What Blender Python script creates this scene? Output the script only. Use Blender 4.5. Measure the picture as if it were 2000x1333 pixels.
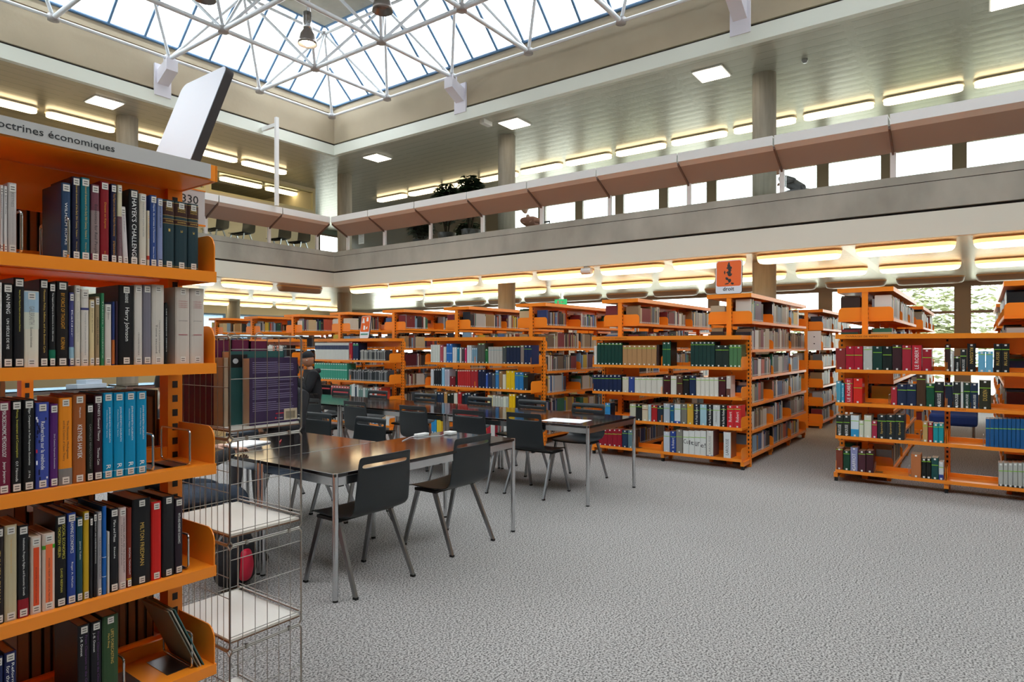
import bpy, bmesh, math, random
from mathutils import Vector, Matrix
for o in list(bpy.data.objects): bpy.data.objects.remove(o)
SC = bpy.context.scene
COL = SC.collection
PI = math.pi
# ---------------------------------------------------------------- camera
F, EYE, HOR = 1255.0, 1.48, 675.0
AZ = math.atan2(918, 1255)                 # angle between view axis and world +X
CA, SA = math.cos(AZ), math.sin(AZ)
cam_d = bpy.data.cameras.new('camera'); cam = bpy.data.objects.new('camera', cam_d); COL.objects.link(cam)
cam.location = (0, 0, EYE)
cam.rotation_euler = (PI/2, 0, AZ - PI/2)
cam_d.sensor_width = 36; cam_d.lens = F/2000*36
cam_d.shift_y = (HOR - 666.5)/2000
cam_d.clip_start = 0.05; cam_d.clip_end = 400
SC.camera = cam
# ---------------------------------------------------------------- world, exposure
w = bpy.data.worlds.new('overcast_sky'); SC.world = w; w.use_nodes = True
bg = w.node_tree.nodes['Background']; bg.inputs[0].default_value = (0.93, 0.975, 1.0, 1); bg.inputs[1].default_value = 4.5
SC.view_settings.view_transform = 'Standard'; SC.view_settings.look = 'None'
SC.view_settings.exposure = 0.85; SC.view_settings.gamma = 1; SC.view_settings.use_curve_mapping = False
SC.cycles.use_denoising = True
SC.cycles.max_bounces = 8; SC.cycles.diffuse_bounces = 5; SC.cycles.transparent_max_bounces = 12
SC.cycles.sample_clamp_indirect = 6
LIGHT_E = 3.4      # fluorescent diffusers
# the building's numbers
AX0, AX1, AY0, AY1 = -1.9, 10.4, -3.05, 13.15      # atrium opening
BX0, BX1, BY0, BY1 = -6.0, 18.0, -6.0, 22.0        # building
def portal(loc, sx, sy, rot):
    l = bpy.data.lights.new('window_portal', 'AREA'); l.shape = 'RECTANGLE'; l.size = sx; l.size_y = sy
    l.cycles.is_portal = True
    o = bpy.data.objects.new('window_portal', l); COL.objects.link(o); o.location = loc; o.rotation_euler = rot
# portals face inwards (they only guide the sky light through the openings)
portal(((AX0+AX1)/2, (AY0+AY1)/2, 8.9), 12.6, 16.4, (0, 0, 0))
portal((BX1+.15, 3.2, 1.9), 2.2, 18.2, (0, PI/2, 0))
portal((BX1+.15, 3.2, 5.2), 2.0, 18.2, (0, PI/2, 0))
portal((6.0, BY1+.15, 1.8), 20, 1.8, (-PI/2, 0, 0))
# ---------------------------------------------------------------- small helpers
def lin(h):
    if isinstance(h, str):
        h = h.lstrip('#'); c = [int(h[i:i+2], 16)/255 for i in (0, 2, 4)]
    else: c = h
    return tuple(x/12.92 if x <= .04045 else ((x+.055)/1.055)**2.4 for x in c) + (1.0,)
MATS = {}
def mat(name, col, rough=.5, metal=0, spec=.5, coat=0, bump=None, noise=None, emit=None, alpha=1):
    if name in MATS: return MATS[name]
    m = bpy.data.materials.new(name); m.use_nodes = True; nt = m.node_tree; b = nt.nodes['Principled BSDF']
    c = lin(col); b.inputs['Base Color'].default_value = c
    b.inputs['Roughness'].default_value = rough; b.inputs['Metallic'].default_value = metal
    b.inputs['Specular IOR Level'].default_value = spec; b.inputs['Coat Weight'].default_value = coat
    b.inputs['Coat Roughness'].default_value = .08
    tc = nt.nodes.new('ShaderNodeTexCoord')
    if noise:      # (scale, strength) colour variation of the material itself
        n = nt.nodes.new('ShaderNodeTexNoise'); n.inputs['Scale'].default_value = noise[0]; n.inputs['Detail'].default_value = 6
        mp = nt.nodes.new('ShaderNodeMapRange'); mp.inputs['From Min'].default_value = .3; mp.inputs['From Max'].default_value = .7
        mp.inputs['To Min'].default_value = 1-noise[1]; mp.inputs['To Max'].default_value = 1+noise[1]
        mx = nt.nodes.new('ShaderNodeVectorMath'); mx.operation = 'SCALE'; mx.inputs[0].default_value = c[:3]
        if len(noise) > 2:
            mpp = nt.nodes.new('ShaderNodeMapping'); mpp.inputs['Scale'].default_value = noise[2]
            nt.links.new(tc.outputs['Object'], mpp.inputs[0]); nt.links.new(mpp.outputs[0], n.inputs['Vector'])
        else: nt.links.new(tc.outputs['Object'], n.inputs['Vector'])
        nt.links.new(n.outputs['Fac'], mp.inputs['Value']); nt.links.new(mp.outputs[0], mx.inputs['Scale']); nt.links.new(mx.outputs[0], b.inputs['Base Color'])
    if bump:
        n = nt.nodes.new('ShaderNodeTexNoise'); n.inputs['Scale'].default_value = bump[0]; n.inputs['Detail'].default_value = 4
        bp = nt.nodes.new('ShaderNodeBump'); bp.inputs['Strength'].default_value = bump[1]; bp.inputs['Distance'].default_value = .01
        nt.links.new(tc.outputs['Object'], n.inputs['Vector']); nt.links.new(n.outputs['Fac'], bp.inputs['Height']); nt.links.new(bp.outputs[0], b.inputs['Normal'])
    if emit:
        b.inputs['Emission Color'].default_value = lin(emit[0]); b.inputs['Emission Strength'].default_value = emit[1]
    MATS[name] = m; return m
def attr_mat(name, rough=.45, spec=.4):
    m = bpy.data.materials.new(name); m.use_nodes = True; nt = m.node_tree; b = nt.nodes['Principled BSDF']
    a = nt.nodes.new('ShaderNodeVertexColor'); a.layer_name = 'Col'; nt.links.new(a.outputs[0], b.inputs['Base Color'])
    b.inputs['Roughness'].default_value = rough; b.inputs['Specular IOR Level'].default_value = spec
    MATS[name] = m; return m
def glass_mat(name, tint, refl=.06, rough=.0):
    m = bpy.data.materials.new(name); m.use_nodes = True; nt = m.node_tree; nt.nodes.clear()
    o = nt.nodes.new('ShaderNodeOutputMaterial'); t = nt.nodes.new('ShaderNodeBsdfTransparent'); t.inputs[0].default_value = tint
    g = nt.nodes.new('ShaderNodeBsdfGlossy'); g.inputs['Roughness'].default_value = rough
    fr = nt.nodes.new('ShaderNodeLayerWeight'); fr.inputs['Blend'].default_value = .12
    mx = nt.nodes.new('ShaderNodeMixShader'); nt.links.new(fr.outputs['Fresnel'], mx.inputs[0]); nt.links.new(t.outputs[0], mx.inputs[1]); nt.links.new(g.outputs[0], mx.inputs[2])
    nt.links.new(mx.outputs[0], o.inputs[0]); MATS[name] = m; return m

class MB:
    "collects shapes; build() links them as ONE mesh object"
    def __init__(s): s.v = []; s.f = []; s.c = []; s.mi = []; s.sm = []
    def add(s, vs, fs, col=None, mi=0, smooth=False):
        n = len(s.v); s.v += [tuple(v) for v in vs]
        for f in fs: s.f.append(tuple(i+n for i in f)); s.c.append(col); s.mi.append(mi); s.sm.append(smooth)
        return s
    def box(s, a, b, col=None, mi=0, M=None, fc=None):
        x0, y0, z0 = a; x1, y1, z1 = b
        vs = [(x0,y0,z0),(x1,y0,z0),(x1,y1,z0),(x0,y1,z0),(x0,y0,z1),(x1,y0,z1),(x1,y1,z1),(x0,y1,z1)]
        if M is not None: vs = [M @ Vector(v) for v in vs]
        fs = [(0,3,2,1),(4,5,6,7),(0,1,5,4),(1,2,6,5),(2,3,7,6),(3,0,4,7)]   # bottom top front(-y) right back left
        n = len(s.v); s.v += [tuple(v) for v in vs]
        for i, f in enumerate(fs):
            s.f.append(tuple(k+n for k in f)); s.c.append((fc or {}).get(i, col)); s.mi.append(mi); s.sm.append(False)
        return s
    def tube(s, p, q, r, n=8, r2=None, col=None, mi=0, caps=True):
        p = Vector(p); q = Vector(q); d = (q-p)
        if d.length < 1e-6: return s
        d.normalize(); a = d.orthogonal().normalized(); b = d.cross(a); r2 = r if r2 is None else r2
        vs = []
        for c, rr in ((p, r), (q, r2)):
            for i in range(n):
                t = 2*PI*i/n; vs.append(c + (a*math.cos(t)+b*math.sin(t))*rr)
        fs = [(i, (i+1) % n, n+(i+1) % n, n+i) for i in range(n)]
        s.add(vs, fs, col, mi, True)
        if caps: s.add(vs, [tuple(range(n-1, -1, -1)), tuple(range(n, 2*n))], col, mi)
        return s
    def path(s, pts, r, n=6, col=None, mi=0):
        for i in range(len(pts)-1): s.tube(pts[i], pts[i+1], r, n, None, col, mi)
        return s
    def prism(s, pts, ax, lo, hi, col=None, mi=0):
        "polygon pts (2D) extruded along axis ax between lo and hi"
        def P(u, v, t):
            return {0: (t, u, v), 1: (u, t, v), 2: (u, v, t)}[ax]
        n = len(pts); vs = [P(u, v, lo) for u, v in pts]+[P(u, v, hi) for u, v in pts]
        fs = [(i, (i+1) % n, n+(i+1) % n, n+i) for i in range(n)]+[tuple(range(n-1, -1, -1)), tuple(range(n, 2*n))]
        return s.add(vs, fs, col, mi)
    def ball(s, c, r, seg=10, rings=7, col=None, mi=0, sc=(1, 1, 1)):
        vs = []; fs = []
        for j in range(rings+1):
            th = PI*j/rings
            for i in range(seg):
                ph = 2*PI*i/seg
                vs.append((c[0]+r*sc[0]*math.sin(th)*math.cos(ph), c[1]+r*sc[1]*math.sin(th)*math.sin(ph), c[2]+r*sc[2]*math.cos(th)))
        for j in range(rings):
            for i in range(seg): fs.append((j*seg+i, (j+1)*seg+i, (j+1)*seg+(i+1) % seg, j*seg+(i+1) % seg))
        return s.add(vs, fs, col, mi, True)
    def lathe(s, prof, c=(0, 0, 0), n=16, col=None, mi=0):
        vs = []; fs = []
        for r, z in prof:
            for i in range(n):
                t = 2*PI*i/n; vs.append((c[0]+r*math.cos(t), c[1]+r*math.sin(t), c[2]+z))
        for j in range(len(prof)-1):
            for i in range(n): fs.append((j*n+i, j*n+(i+1) % n, (j+1)*n+(i+1) % n, (j+1)*n+i))
        return s.add(vs, fs, col, mi, True)
    def mesh(s, name, mats):
        me = bpy.data.meshes.new(name); me.from_pydata(s.v, [], s.f)
        for m in (mats if isinstance(mats, (list, tuple)) else [mats]): me.materials.append(m)
        me.polygons.foreach_set('material_index', s.mi); me.polygons.foreach_set('use_smooth', s.sm)
        if any(c is not None for c in s.c):
            a = me.color_attributes.new('Col', 'FLOAT_COLOR', 'CORNER'); d = []
            for f, c in zip(s.f, s.c): d += list(lin(c) if isinstance(c, str) else (c or (.5, .5, .5, 1)))*len(f)
            a.data.foreach_set('color', d)
        me.update(); return me
    def build(s, name, mats, parent=None, loc=None, rot=None, bevel=0):
        return link(name, s.mesh(name, mats), parent, loc, rot, bevel)
def link(name, me, parent=None, loc=None, rot=None, bevel=0):
    o = bpy.data.objects.new(name, me); COL.objects.link(o)
    if parent is not None: o.parent = parent
    if loc is not None: o.location = loc
    if rot is not None: o.rotation_euler = rot
    if bevel:
        b = o.modifiers.new('bevel', 'BEVEL'); b.width = bevel; b.segments = 2; b.limit_method = 'ANGLE'
    return o
def empty(name, loc=(0, 0, 0), rz=0):
    o = bpy.data.objects.new(name, None); COL.objects.link(o); o.location = loc; o.rotation_euler = (0, 0, rz); o.empty_display_size = .1
    return o
def tag(o, label, cat, group=None, kind=None):
    if len(label.replace(',', ' ').split()) > 16: print('LONG', label)
    o['label'] = label; o['category'] = cat
    if group: o['group'] = group
    if kind: o['kind'] = kind
    return o
def struct(o, label=None):
    o['kind'] = 'structure'
    if label: o['label'] = label
    return o
def copy_tree(o, parent=None):
    c = o.copy(); COL.objects.link(c)
    if parent is not None: c.parent = parent
    for ch in list(o.children): copy_tree(ch, c)
    return c
ORD = ['', 'first', 'second', 'third', 'fourth', 'fifth', 'sixth', 'seventh', 'eighth', 'ninth', 'tenth', 'eleventh', 'twelfth', 'thirteenth',
       'fourteenth', 'fifteenth', 'sixteenth', 'seventeenth', 'eighteenth', 'nineteenth', 'twentieth', 'twenty-first', 'twenty-second', 'twenty-third', 'twenty-fourth',
       'twenty-fifth', 'twenty-sixth', 'twenty-seventh', 'twenty-eighth', 'twenty-ninth', 'thirtieth', 'thirty-first', 'thirty-second', 'thirty-third', 'thirty-fourth', 'thirty-fifth']
NUM = ['', 'one', 'two', 'three', 'four', 'five', 'six', 'seven', 'eight', 'nine', 'ten', 'eleven', 'twelve']
_tc = {}
def text_mesh(body, bold=0.0):
    k = (body, bold)
    if k not in _tc:
        cu = bpy.data.curves.new('txt', 'FONT'); cu.body = body; cu.size = 1; cu.offset = bold; cu.resolution_u = 2
        cu.align_x = 'CENTER'; cu.align_y = 'CENTER'
        t = bpy.data.objects.new('txt', cu); COL.objects.link(t)
        bpy.context.view_layer.update()
        me = bpy.data.meshes.new_from_object(t); bpy.data.objects.remove(t)
        xs = [v.co.x for v in me.vertices] or [0, 1]; ys = [v.co.y for v in me.vertices] or [0, 1]
        cx, cy = (min(xs)+max(xs))/2, (min(ys)+max(ys))/2
        for v in me.vertices: v.co.x -= cx; v.co.y -= cy
        _tc[k] = (me, max(xs)-min(xs), max(ys)-min(ys))
    return _tc[k]
def text(name, body, m, parent, loc, xdir, ydir, fit, bold=0.0):
    "lettering scaled into fit=(length, height); reads along xdir"
    me0, w0, h0 = text_mesh(body, bold)
    me = me0.copy(); me.name = name; sx = fit[0]/max(w0, 1e-4); sy = fit[1]/max(h0, 1e-4)
    x = Vector(xdir); y = Vector(ydir); z = x.cross(y)
    L = Vector(loc)
    for v in me.vertices:
        v.co = L + x*(v.co.x*sx) + y*(v.co.y*sy)
    me.materials.clear(); me.materials.append(m)
    return link(name, me, parent)
# pixel -> world (reading positions off the photograph)
def tt(px): return (px-1000)/F
def Xat(px, Y):    t = tt(px); return (CA+t*SA)*Y/(SA-t*CA)
def Yat(px, X):    t = tt(px); return (SA-t*CA)*X/(CA+t*SA)
def depth(X, Y):   return X*CA+Y*SA
def Zat(py, X, Y): return EYE-(py-HOR)*depth(X, Y)/F
# ---------------------------------------------------------------- materials
ORANGE = mat('orange_lacquered_steel', '#F98F24', rough=.32, spec=.5)
CHROME = mat('chrome_tube', '#D2D4D6', rough=.18, metal=1)
STEEL = mat('brushed_steel', '#9A9C9E', rough=.32, metal=1)
WIRE = mat('zinc_wire', '#A8A49C', rough=.3, metal=.9)
BLACKP = mat('black_plastic_shell', '#212629', rough=.38, spec=.5, bump=(400, .1))
TTOP = mat('dark_glossy_table_top', '#150F0E', rough=.1, spec=.5, coat=.25)
RUBBER = mat('black_rubber', '#101010', rough=.7)
WHITE = mat('white_paint', '#DEDEDC', rough=.45)
FASCIA = mat('white_fascia_board', '#D8DCD0', rough=.5)
CONC = mat('grey_concrete', '#A4A59B', rough=.8, noise=(1.6, .22, (1, 1, .6)), bump=(14, .25))
CONCB = mat('beige_concrete', '#A99C84', rough=.8, noise=(1.0, .07), bump=(14, .2))
CONCC = mat('board_marked_concrete', '#9C9486', rough=.8, noise=(5, .16, (3, 3, .25)), bump=(25, .3))
DARK = mat('dark_reveal', '#2C2422', rough=.7)
TAUPE = mat('taupe_panel', '#A59A92', rough=.6)
TUBEW = mat('white_truss_tube', '#D4DADE', rough=.35)
MULL = mat('blue_grey_mullion', '#54789A', rough=.4)
FRAMEB = mat('taupe_window_frame', '#8A7A6A', rough=.5)
YFRAME = mat('cream_frame', '#CFC08E', rough=.5)
BEIGE = mat('beige_wall', '#CDBE9E', rough=.7)
PLATE = mat('cream_laminate', '#E6E2D8', rough=.35)
PAPER = mat('white_paper', '#EDEDED', rough=.6)
INK = mat('dark_ink', '#26272A', rough=.6)
INKW = mat('white_ink', '#F0F0EC', rough=.5)
INKG = mat('gold_ink', '#D8B45A', rough=.45)
INKY = mat('yellow_ink', '#D8CC50', rough=.5)
INKR = mat('red_ink', '#A83838', rough=.5)
INKP = mat('purple_ink', '#6A3F78', rough=.5)
INKO = mat('ochre_ink', '#D8982E', rough=.5)
BOOK = attr_mat('book_cloth_and_paper', .42, .4)
LIT = mat('lit_diffuser', '#FFF4DC', rough=.5, emit=('#FFE6B4', LIGHT_E))
LITU = mat('lit_panel', '#FFFFFF', rough=.5, emit=('#FFF2DC', LIGHT_E*1.3))
UNLIT = mat('unlit_diffuser', '#8C7A6C', rough=.3)
GLASS = glass_mat('clear_glass', (.93, .96, .95, 1))
SKYG = glass_mat('skylight_pane', (.95, .97, 1, 1))

def carpet_mat():
    m = bpy.data.materials.new('speckled_grey_carpet'); m.use_nodes = True; nt = m.node_tree; b = nt.nodes['Principled BSDF']
    tc = nt.nodes.new('ShaderNodeTexCoord')
    n1 = nt.nodes.new('ShaderNodeTexNoise'); n1.inputs['Scale'].default_value = 100; n1.inputs['Detail'].default_value = 2.5; n1.inputs['Roughness'].default_value = .65
    n2 = nt.nodes.new('ShaderNodeTexNoise'); n2.inputs['Scale'].default_value = .8; n2.inputs['Detail'].default_value = 3
    cr = nt.nodes.new('ShaderNodeValToRGB'); e = cr.color_ramp.elements
    e[0].position = .40; e[0].color = lin('#545250'); e[1].position = .58; e[1].color = lin('#B6B2AE')
    k = cr.color_ramp.elements.new(.47); k.color = lin('#8C8986')
    mp = nt.nodes.new('ShaderNodeMapRange'); mp.inputs['To Min'].default_value = .9; mp.inputs['To Max'].default_value = 1.1
    mx = nt.nodes.new('ShaderNodeVectorMath'); mx.operation = 'SCALE'
    for n in (n1, n2): nt.links.new(tc.outputs['Object'], n.inputs['Vector'])
    nt.links.new(n1.outputs['Fac'], cr.inputs[0]); nt.links.new(cr.outputs[0], mx.inputs[0]); nt.links.new(n2.outputs['Fac'], mp.inputs['Value'])
    nt.links.new(mp.outputs[0], mx.inputs['Scale']); nt.links.new(mx.outputs[0], b.inputs['Base Color'])
    bp = nt.nodes.new('ShaderNodeBump'); bp.inputs['Strength'].default_value = .25; bp.inputs['Distance'].default_value = .004
    nt.links.new(n1.outputs['Fac'], bp.inputs['Height'])
    b.inputs['Roughness'].default_value = .95; b.inputs['Specular IOR Level'].default_value = .15
    return m
def rib_ceiling(name, axis, col, hp=.055, st=.35):
    "metal ceiling: ribs running along the facade, flat cross strips every 1.44 m"
    m = bpy.data.materials.new(name); m.use_nodes = True; nt = m.node_tree; b = nt.nodes['Principled BSDF']
    tc = nt.nodes.new('ShaderNodeTexCoord'); sp = nt.nodes.new('ShaderNodeSeparateXYZ'); nt.links.new(tc.outputs['Object'], sp.inputs[0])
    def M(op, a, b_=None):
        n = nt.nodes.new('ShaderNodeMath'); n.operation = op
        for i, x in enumerate((a, b_)):
            if x is None: continue
            if isinstance(x, (int, float)): n.inputs[i].default_value = x
            else: nt.links.new(x, n.inputs[i])
        return n.outputs[0]
    U, V = (sp.outputs[0], sp.outputs[1]) if axis == 'Y' else (sp.outputs[1], sp.outputs[0])
    rib = M('MULTIPLY', M('PINGPONG', U, hp), .5/hp)
    rib = M('MINIMUM', rib, .42)
    off = 2.99+.085 if axis == 'Y' else 7.85-.07
    strip = M('LESS_THAN', M('PINGPONG', M('SUBTRACT', V, off), .72), .07)
    hgt = M('MULTIPLY', rib, M('SUBTRACT', 1, strip))
    bp = nt.nodes.new('ShaderNodeBump'); bp.inputs['Strength'].default_value = st; bp.inputs['Distance'].default_value = .02
    nt.links.new(hgt, bp.inputs['Height']); nt.links.new(bp.outputs[0], b.inputs['Normal'])
    seam = M('LESS_THAN', M('PINGPONG', U, hp), .006)
    mix = nt.nodes.new('ShaderNodeMix'); mix.data_type = 'RGBA'; nt.links.new(M('MULTIPLY', seam, M('SUBTRACT', 1, strip)), mix.inputs[0])
    c = lin(col); mix.inputs[6].default_value = c; mix.inputs[7].default_value = tuple(x*.55 for x in c[:3])+(1,)
    nt.links.new(mix.outputs[2], b.inputs['Base Color'])
    b.inputs['Roughness'].default_value = .26; b.inputs['Metallic'].default_value = .25; b.inputs['Specular IOR Level'].default_value = .6
    return m
CARPET = carpet_mat()
CEILY = rib_ceiling('ribbed_metal_ceiling', 'Y', '#BDB9A6')
CEILX = rib_ceiling('ribbed_metal_ceiling_left', 'X', '#BDB3A2')
CEILUY = rib_ceiling('broad_ribbed_ceiling', 'Y', '#B4B2A4', .13, .11)
CEILUX = rib_ceiling('broad_ribbed_ceiling_left', 'X', '#B4AC9C', .13, .11)
# ================================================================ SETTING
struct(MB().box((BX0, BY0, -.1), (BX1, BY1, 0)).build('floor', CARPET), 'speckled grey carpet floor')
ZC, ZU, ZF = 2.95, 6.28, 3.72      # lower ceiling, upper ceiling, upper floor
def ring(z0, z1, name, mats, mx=None):
    "the floor plate around the atrium: right part and left part (and the two behind the camera)"
    out = []
    g = .1
    for nm, a, b, m in (('right', (AX1+g, BY0), (BX1, BY1), mats[0]), ('left', (BX0, AY1+g), (AX1+g, BY1), mats[1]),
                        ('back', (BX0, BY0), (AX1+g, AY0-g), mats[1]), ('far_back', (BX0, AY0-g), (AX0-g, AY1+g), mats[0])):
        out.append(struct(MB().box((a[0], a[1], z0), (b[0], b[1], z1)).build(name+'_'+nm, m)))
    return out
ring(ZC, ZC+.05, 'ceiling_lower', (CEILY, CEILX))
ring(3.34, ZF, 'floor_upper', (CARPET, CARPET))
ring(ZU, ZU+.06, 'ceiling_upper', (CEILUY, CEILUX))
ring(7.35, 7.5, 'ceiling_roof', (CONCB, CONCB))
def edge(name, z0, z1, inset, th, m, kind=True):
    "a continuous band around the atrium; inset >0 stands into the void"
    b = MB(); x0, x1, y0, y1 = AX0+inset, AX1-inset, AY0+inset, AY1-inset
    b.box((x1, y0-th, z0), (x1+th, y1+th, z1)); b.box((x0, y1, z0), (x1, y1+th, z1))
    b.box((x0-th, y0-th, z0), (x0, y1+th, z1)); b.box((x0, y0-th, z0), (x1, y0, z1))
    return struct(b.build(name, m))
edge('trim_1', 2.947, 3.30, 0.0, .12, FASCIA)['label'] = 'white bulkhead band under the gallery slab'
edge('trim_2', 3.29, 3.345, -.06, .06, DARK)['label'] = 'dark shadow gap under the gallery slab'
edge('wall_gallery_edge', 3.34, 3.705, 0.0, .25, CONC)['label'] = 'grey concrete edge of the gallery slab'
edge('wall_gallery_kerb', 3.715, 3.83, 0.0, .25, CONC)['label'] = 'concrete kerb on top of the gallery slab'
edge('trim_3', 3.70, 3.72, -.01, .2, DARK)
edge('trim_4', 6.255, 6.50, 0.02, .12, FASCIA)['label'] = 'white fascia band around the skylight well'
edge('trim_5', 6.49, 6.56, -.05, .1, DARK)
edge('wall_roof_beam', 6.55, 7.27, 0.0, .3, CONCB)['label'] = 'beige concrete beam around the skylight well'
edge('trim_6', 7.27, 7.36, 0.04, .3, CONCB)
edge('trim_7', 7.36, 7.48, -.03, .2, mat('beige_metal_sill', '#A89A84', rough=.5))
# outer walls
def wall_windows(name, axis, c, u0, u1, z0, z1, wz0, wz1, wins, m, t=.15):
    "wall in plane axis=c, with openings wins=[(ua,ub)] between wz0 and wz1"
    b = MB()
    def bx(ua, ub, za, zb):
        if ub-ua < 1e-3 or zb-za < 1e-3: return
        if axis == 'X': b.box((c, ua, za), (c+t, ub, zb))
        else: b.box((ua, c, za), (ub, c+t, zb))
    bx(u0, u1, z0, wz0); bx(u0, u1, wz1, z1); p = u0
    for a, e in wins: bx(p, a, wz0, wz1); p = e
    bx(p, u1, wz0, wz1)
    return struct(b.build(name, m))
nwin = [0]
def window(axis, c, ua, ub, za, zb, rails, m, glass=GLASS, fw=.06):
    nwin[0] += 1
    b = MB()
    def bx(u, v, p, q, dd=.05):
        if axis == 'X': b.box((c+.05-dd, u, p), (c+.05+dd, v, q))
        else: b.box((u, c+.05-dd, p), (v, c+.05+dd, q))
    bx(ua, ua+fw, za, zb); bx(ub-fw, ub, za, zb); bx(ua+fw, ub-fw, za, za+fw); bx(ua+fw, ub-fw, zb-fw, zb)
    for r in rails: bx(ua+fw, ub-fw, r-.03, r+.03)
    o = struct(b.build('window_%d' % nwin[0], m))
    g = MB()
    if axis == 'X': g.box((c+.045, ua+fw, za+fw), (c+.055, ub-fw, zb-fw))
    else: g.box((ua+fw, c+.045, za+fw), (ub-fw, c+.055, zb-fw))
    g.build('pane', glass, o)
ys = [.34+1.44*i-.12 for i in range(-5, 9)]
lw = [(.46+2.88*i, .46+2.88*i+2.68) for i in range(-2, 7)]
wall_windows('wall_right', 'X', BX1, BY0, BY1, 0, ZC, .3, 2.9, lw, FRAMEB)
for a, e in lw: window('X', BX1, a, e, .3, 2.9, (2.25,), FRAMEB)
uw = [(.5+1.44*i, .5+1.44*i+1.28) for i in range(-4, 9)]
wall_windows('wall_right_upper', 'X', BX1, BY0, BY1, ZC, 7.4, 4.2, 6.2, uw, FRAMEB)
for a, e in uw: window('X', BX1, a, e, 4.2, 6.2, (), FRAMEB)
lw2 = [(-4+2.4*i, -4+2.4*i+2.2) for i in range(9)]
wall_windows('wall_left', 'Y', BY1, BX0, BX1, 0, ZC, .9, 2.62, lw2, BEIGE)
for a, e in lw2: window('Y', BY1, a, e, .9, 2.62, (), MULL)
wall_windows('wall_left_upper', 'Y', BY1, BX0, BX1, ZC, 7.4, 4.0, 6.1, [(12.6+1.35*i, 12.6+1.35*i+1.2) for i in range(4)], mat('green_grey_wall', '#8FA094', rough=.35))
for i in range(4): window('Y', BY1, 12.6+1.35*i, 12.6+1.35*i+1.2, 4.0, 6.1, (), FRAMEB)
struct(MB().box((BX0-.15, BY0, 0), (BX0, BY1, 7.4)).build('wall_back', BEIGE))
struct(MB().box((BX0, BY0-.15, 0), (BX1, BY0, 7.4)).build('wall_near', BEIGE))
# upper partition with cream clerestory
pw = [(8.02+.0*i, 8.9) if i == 0 else (8.95, 12.25) for i in range(2)]
wall_windows('wall_partition_upper', 'Y', 16.5, BX0, 12.35, ZF, ZU, 5.57, 6.2, [(3.2, 5.6), (5.7, 8.9), (9.0, 12.3)], BEIGE, t=.1)
for a, e in ((3.2, 5.6), (5.7, 8.9), (9.0, 12.3)): window('Y', 16.5, a, e, 5.57, 6.2, (), YFRAME, fw=.05)
struct(MB().box((12.25, 16.6, ZF), (12.35, BY1, ZU)).build('wall_room_side', BEIGE))
# skylight glazing: frames and panes, sloped ring, concrete soffit
HR = 1.15; QR = 1.25
Z0G, Z1G = 7.48, 8.63
struct(MB().box((AX0+QR, AY0+QR, Z1G), (AX1-QR, AY1-QR, Z1G+.3)).build('ceiling_skylight', CONC), 'raised grey concrete slab in the middle of the skylight')
sides = [('X', AX1, -1, AY0, AY1), ('X', AX0, 1, AY0, AY1), ('Y', AY1, -1, AX0, AX1), ('Y', AY0, 1, AX0, AX1)]
def SP(ax, c, sg, u, s):
    q = s*QR; z = Z0G+(Z1G-Z0G)*s
    return (c+sg*q, u, z) if ax == 'X' else (u, c+sg*q, z)
for i, (ax, c, sg, u0, u1) in enumerate(sides):
    nwin[0] += 1
    b = MB(); n = int(round((u1-u0)/.65)); st = (u1-u0)/n
    def clampu(u, s): return min(max(u, u0+s*QR), u1-s*QR)
    for k in range(1, n):
        u = u0+k*st
        smax = min(1, (u-u0)/QR, (u1-u)/QR)
        b.tube(SP(ax, c, sg, u, 0), SP(ax, c, sg, u, smax), .028, 4)
    for s in (0, 1): b.tube(SP(ax, c, sg, clampu(u0, s), s), SP(ax, c, sg, clampu(u1, s), s), .035, 4)
    b.tube(SP(ax, c, sg, u0, 0), SP(ax, c, sg, clampu(u0, 1), 1), .05, 4)
    o = struct(b.build('window_%d' % nwin[0], MULL), 'sloped skylight glazing with blue grey mullions')
    g = MB().add([SP(ax, c, sg, u0, 0), SP(ax, c, sg, u1, 0), SP(ax, c, sg, u1-QR, 1), SP(ax, c, sg, u0+QR, 1)], [(0, 1, 2, 3)])
    for v in range(len(g.v)): g.v[v] = (g.v[v][0], g.v[v][1], g.v[v][2]+.03)
    g.build('pane', SKYG, o)
# columns
def column(x, y, z0, z1, lab):
    n = 28; b = MB().tube((0, 0, z0), (0, 0, z1), .2, n)
    o = b.build('column', CONCC, None, (x, y, 0)); tag(o, lab, 'column'); return o
for (x, y, nm) in ((11.85, 3.12, 'behind the bookcase with the orange law sign'), (11.85, 8.82, 'near the middle of the right gallery'),
                   (11.85, 14.52, 'behind the atrium corner'), (6.15, 14.55, 'behind the left gallery'), (11.85, 20.2, 'by the far left windows')):
    column(x, y, 0, ZC, 'round concrete column on the lower floor '+nm)
    column(x, y, ZF, ZU, 'round concrete column on the upper floor '+nm)
# outside
struct(MB().box((BX1+.2, -60, -1.2), (90, 90, -1)).build('ground', mat('pale_ground', '#B9B6A8', rough=.9)))
struct(MB().box((-40, BY1+.2, -1.2), (BX1+.2, 90, -1)).build('ground_left', mat('pale_ground', '#B9B6A8', rough=.9)))
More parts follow.
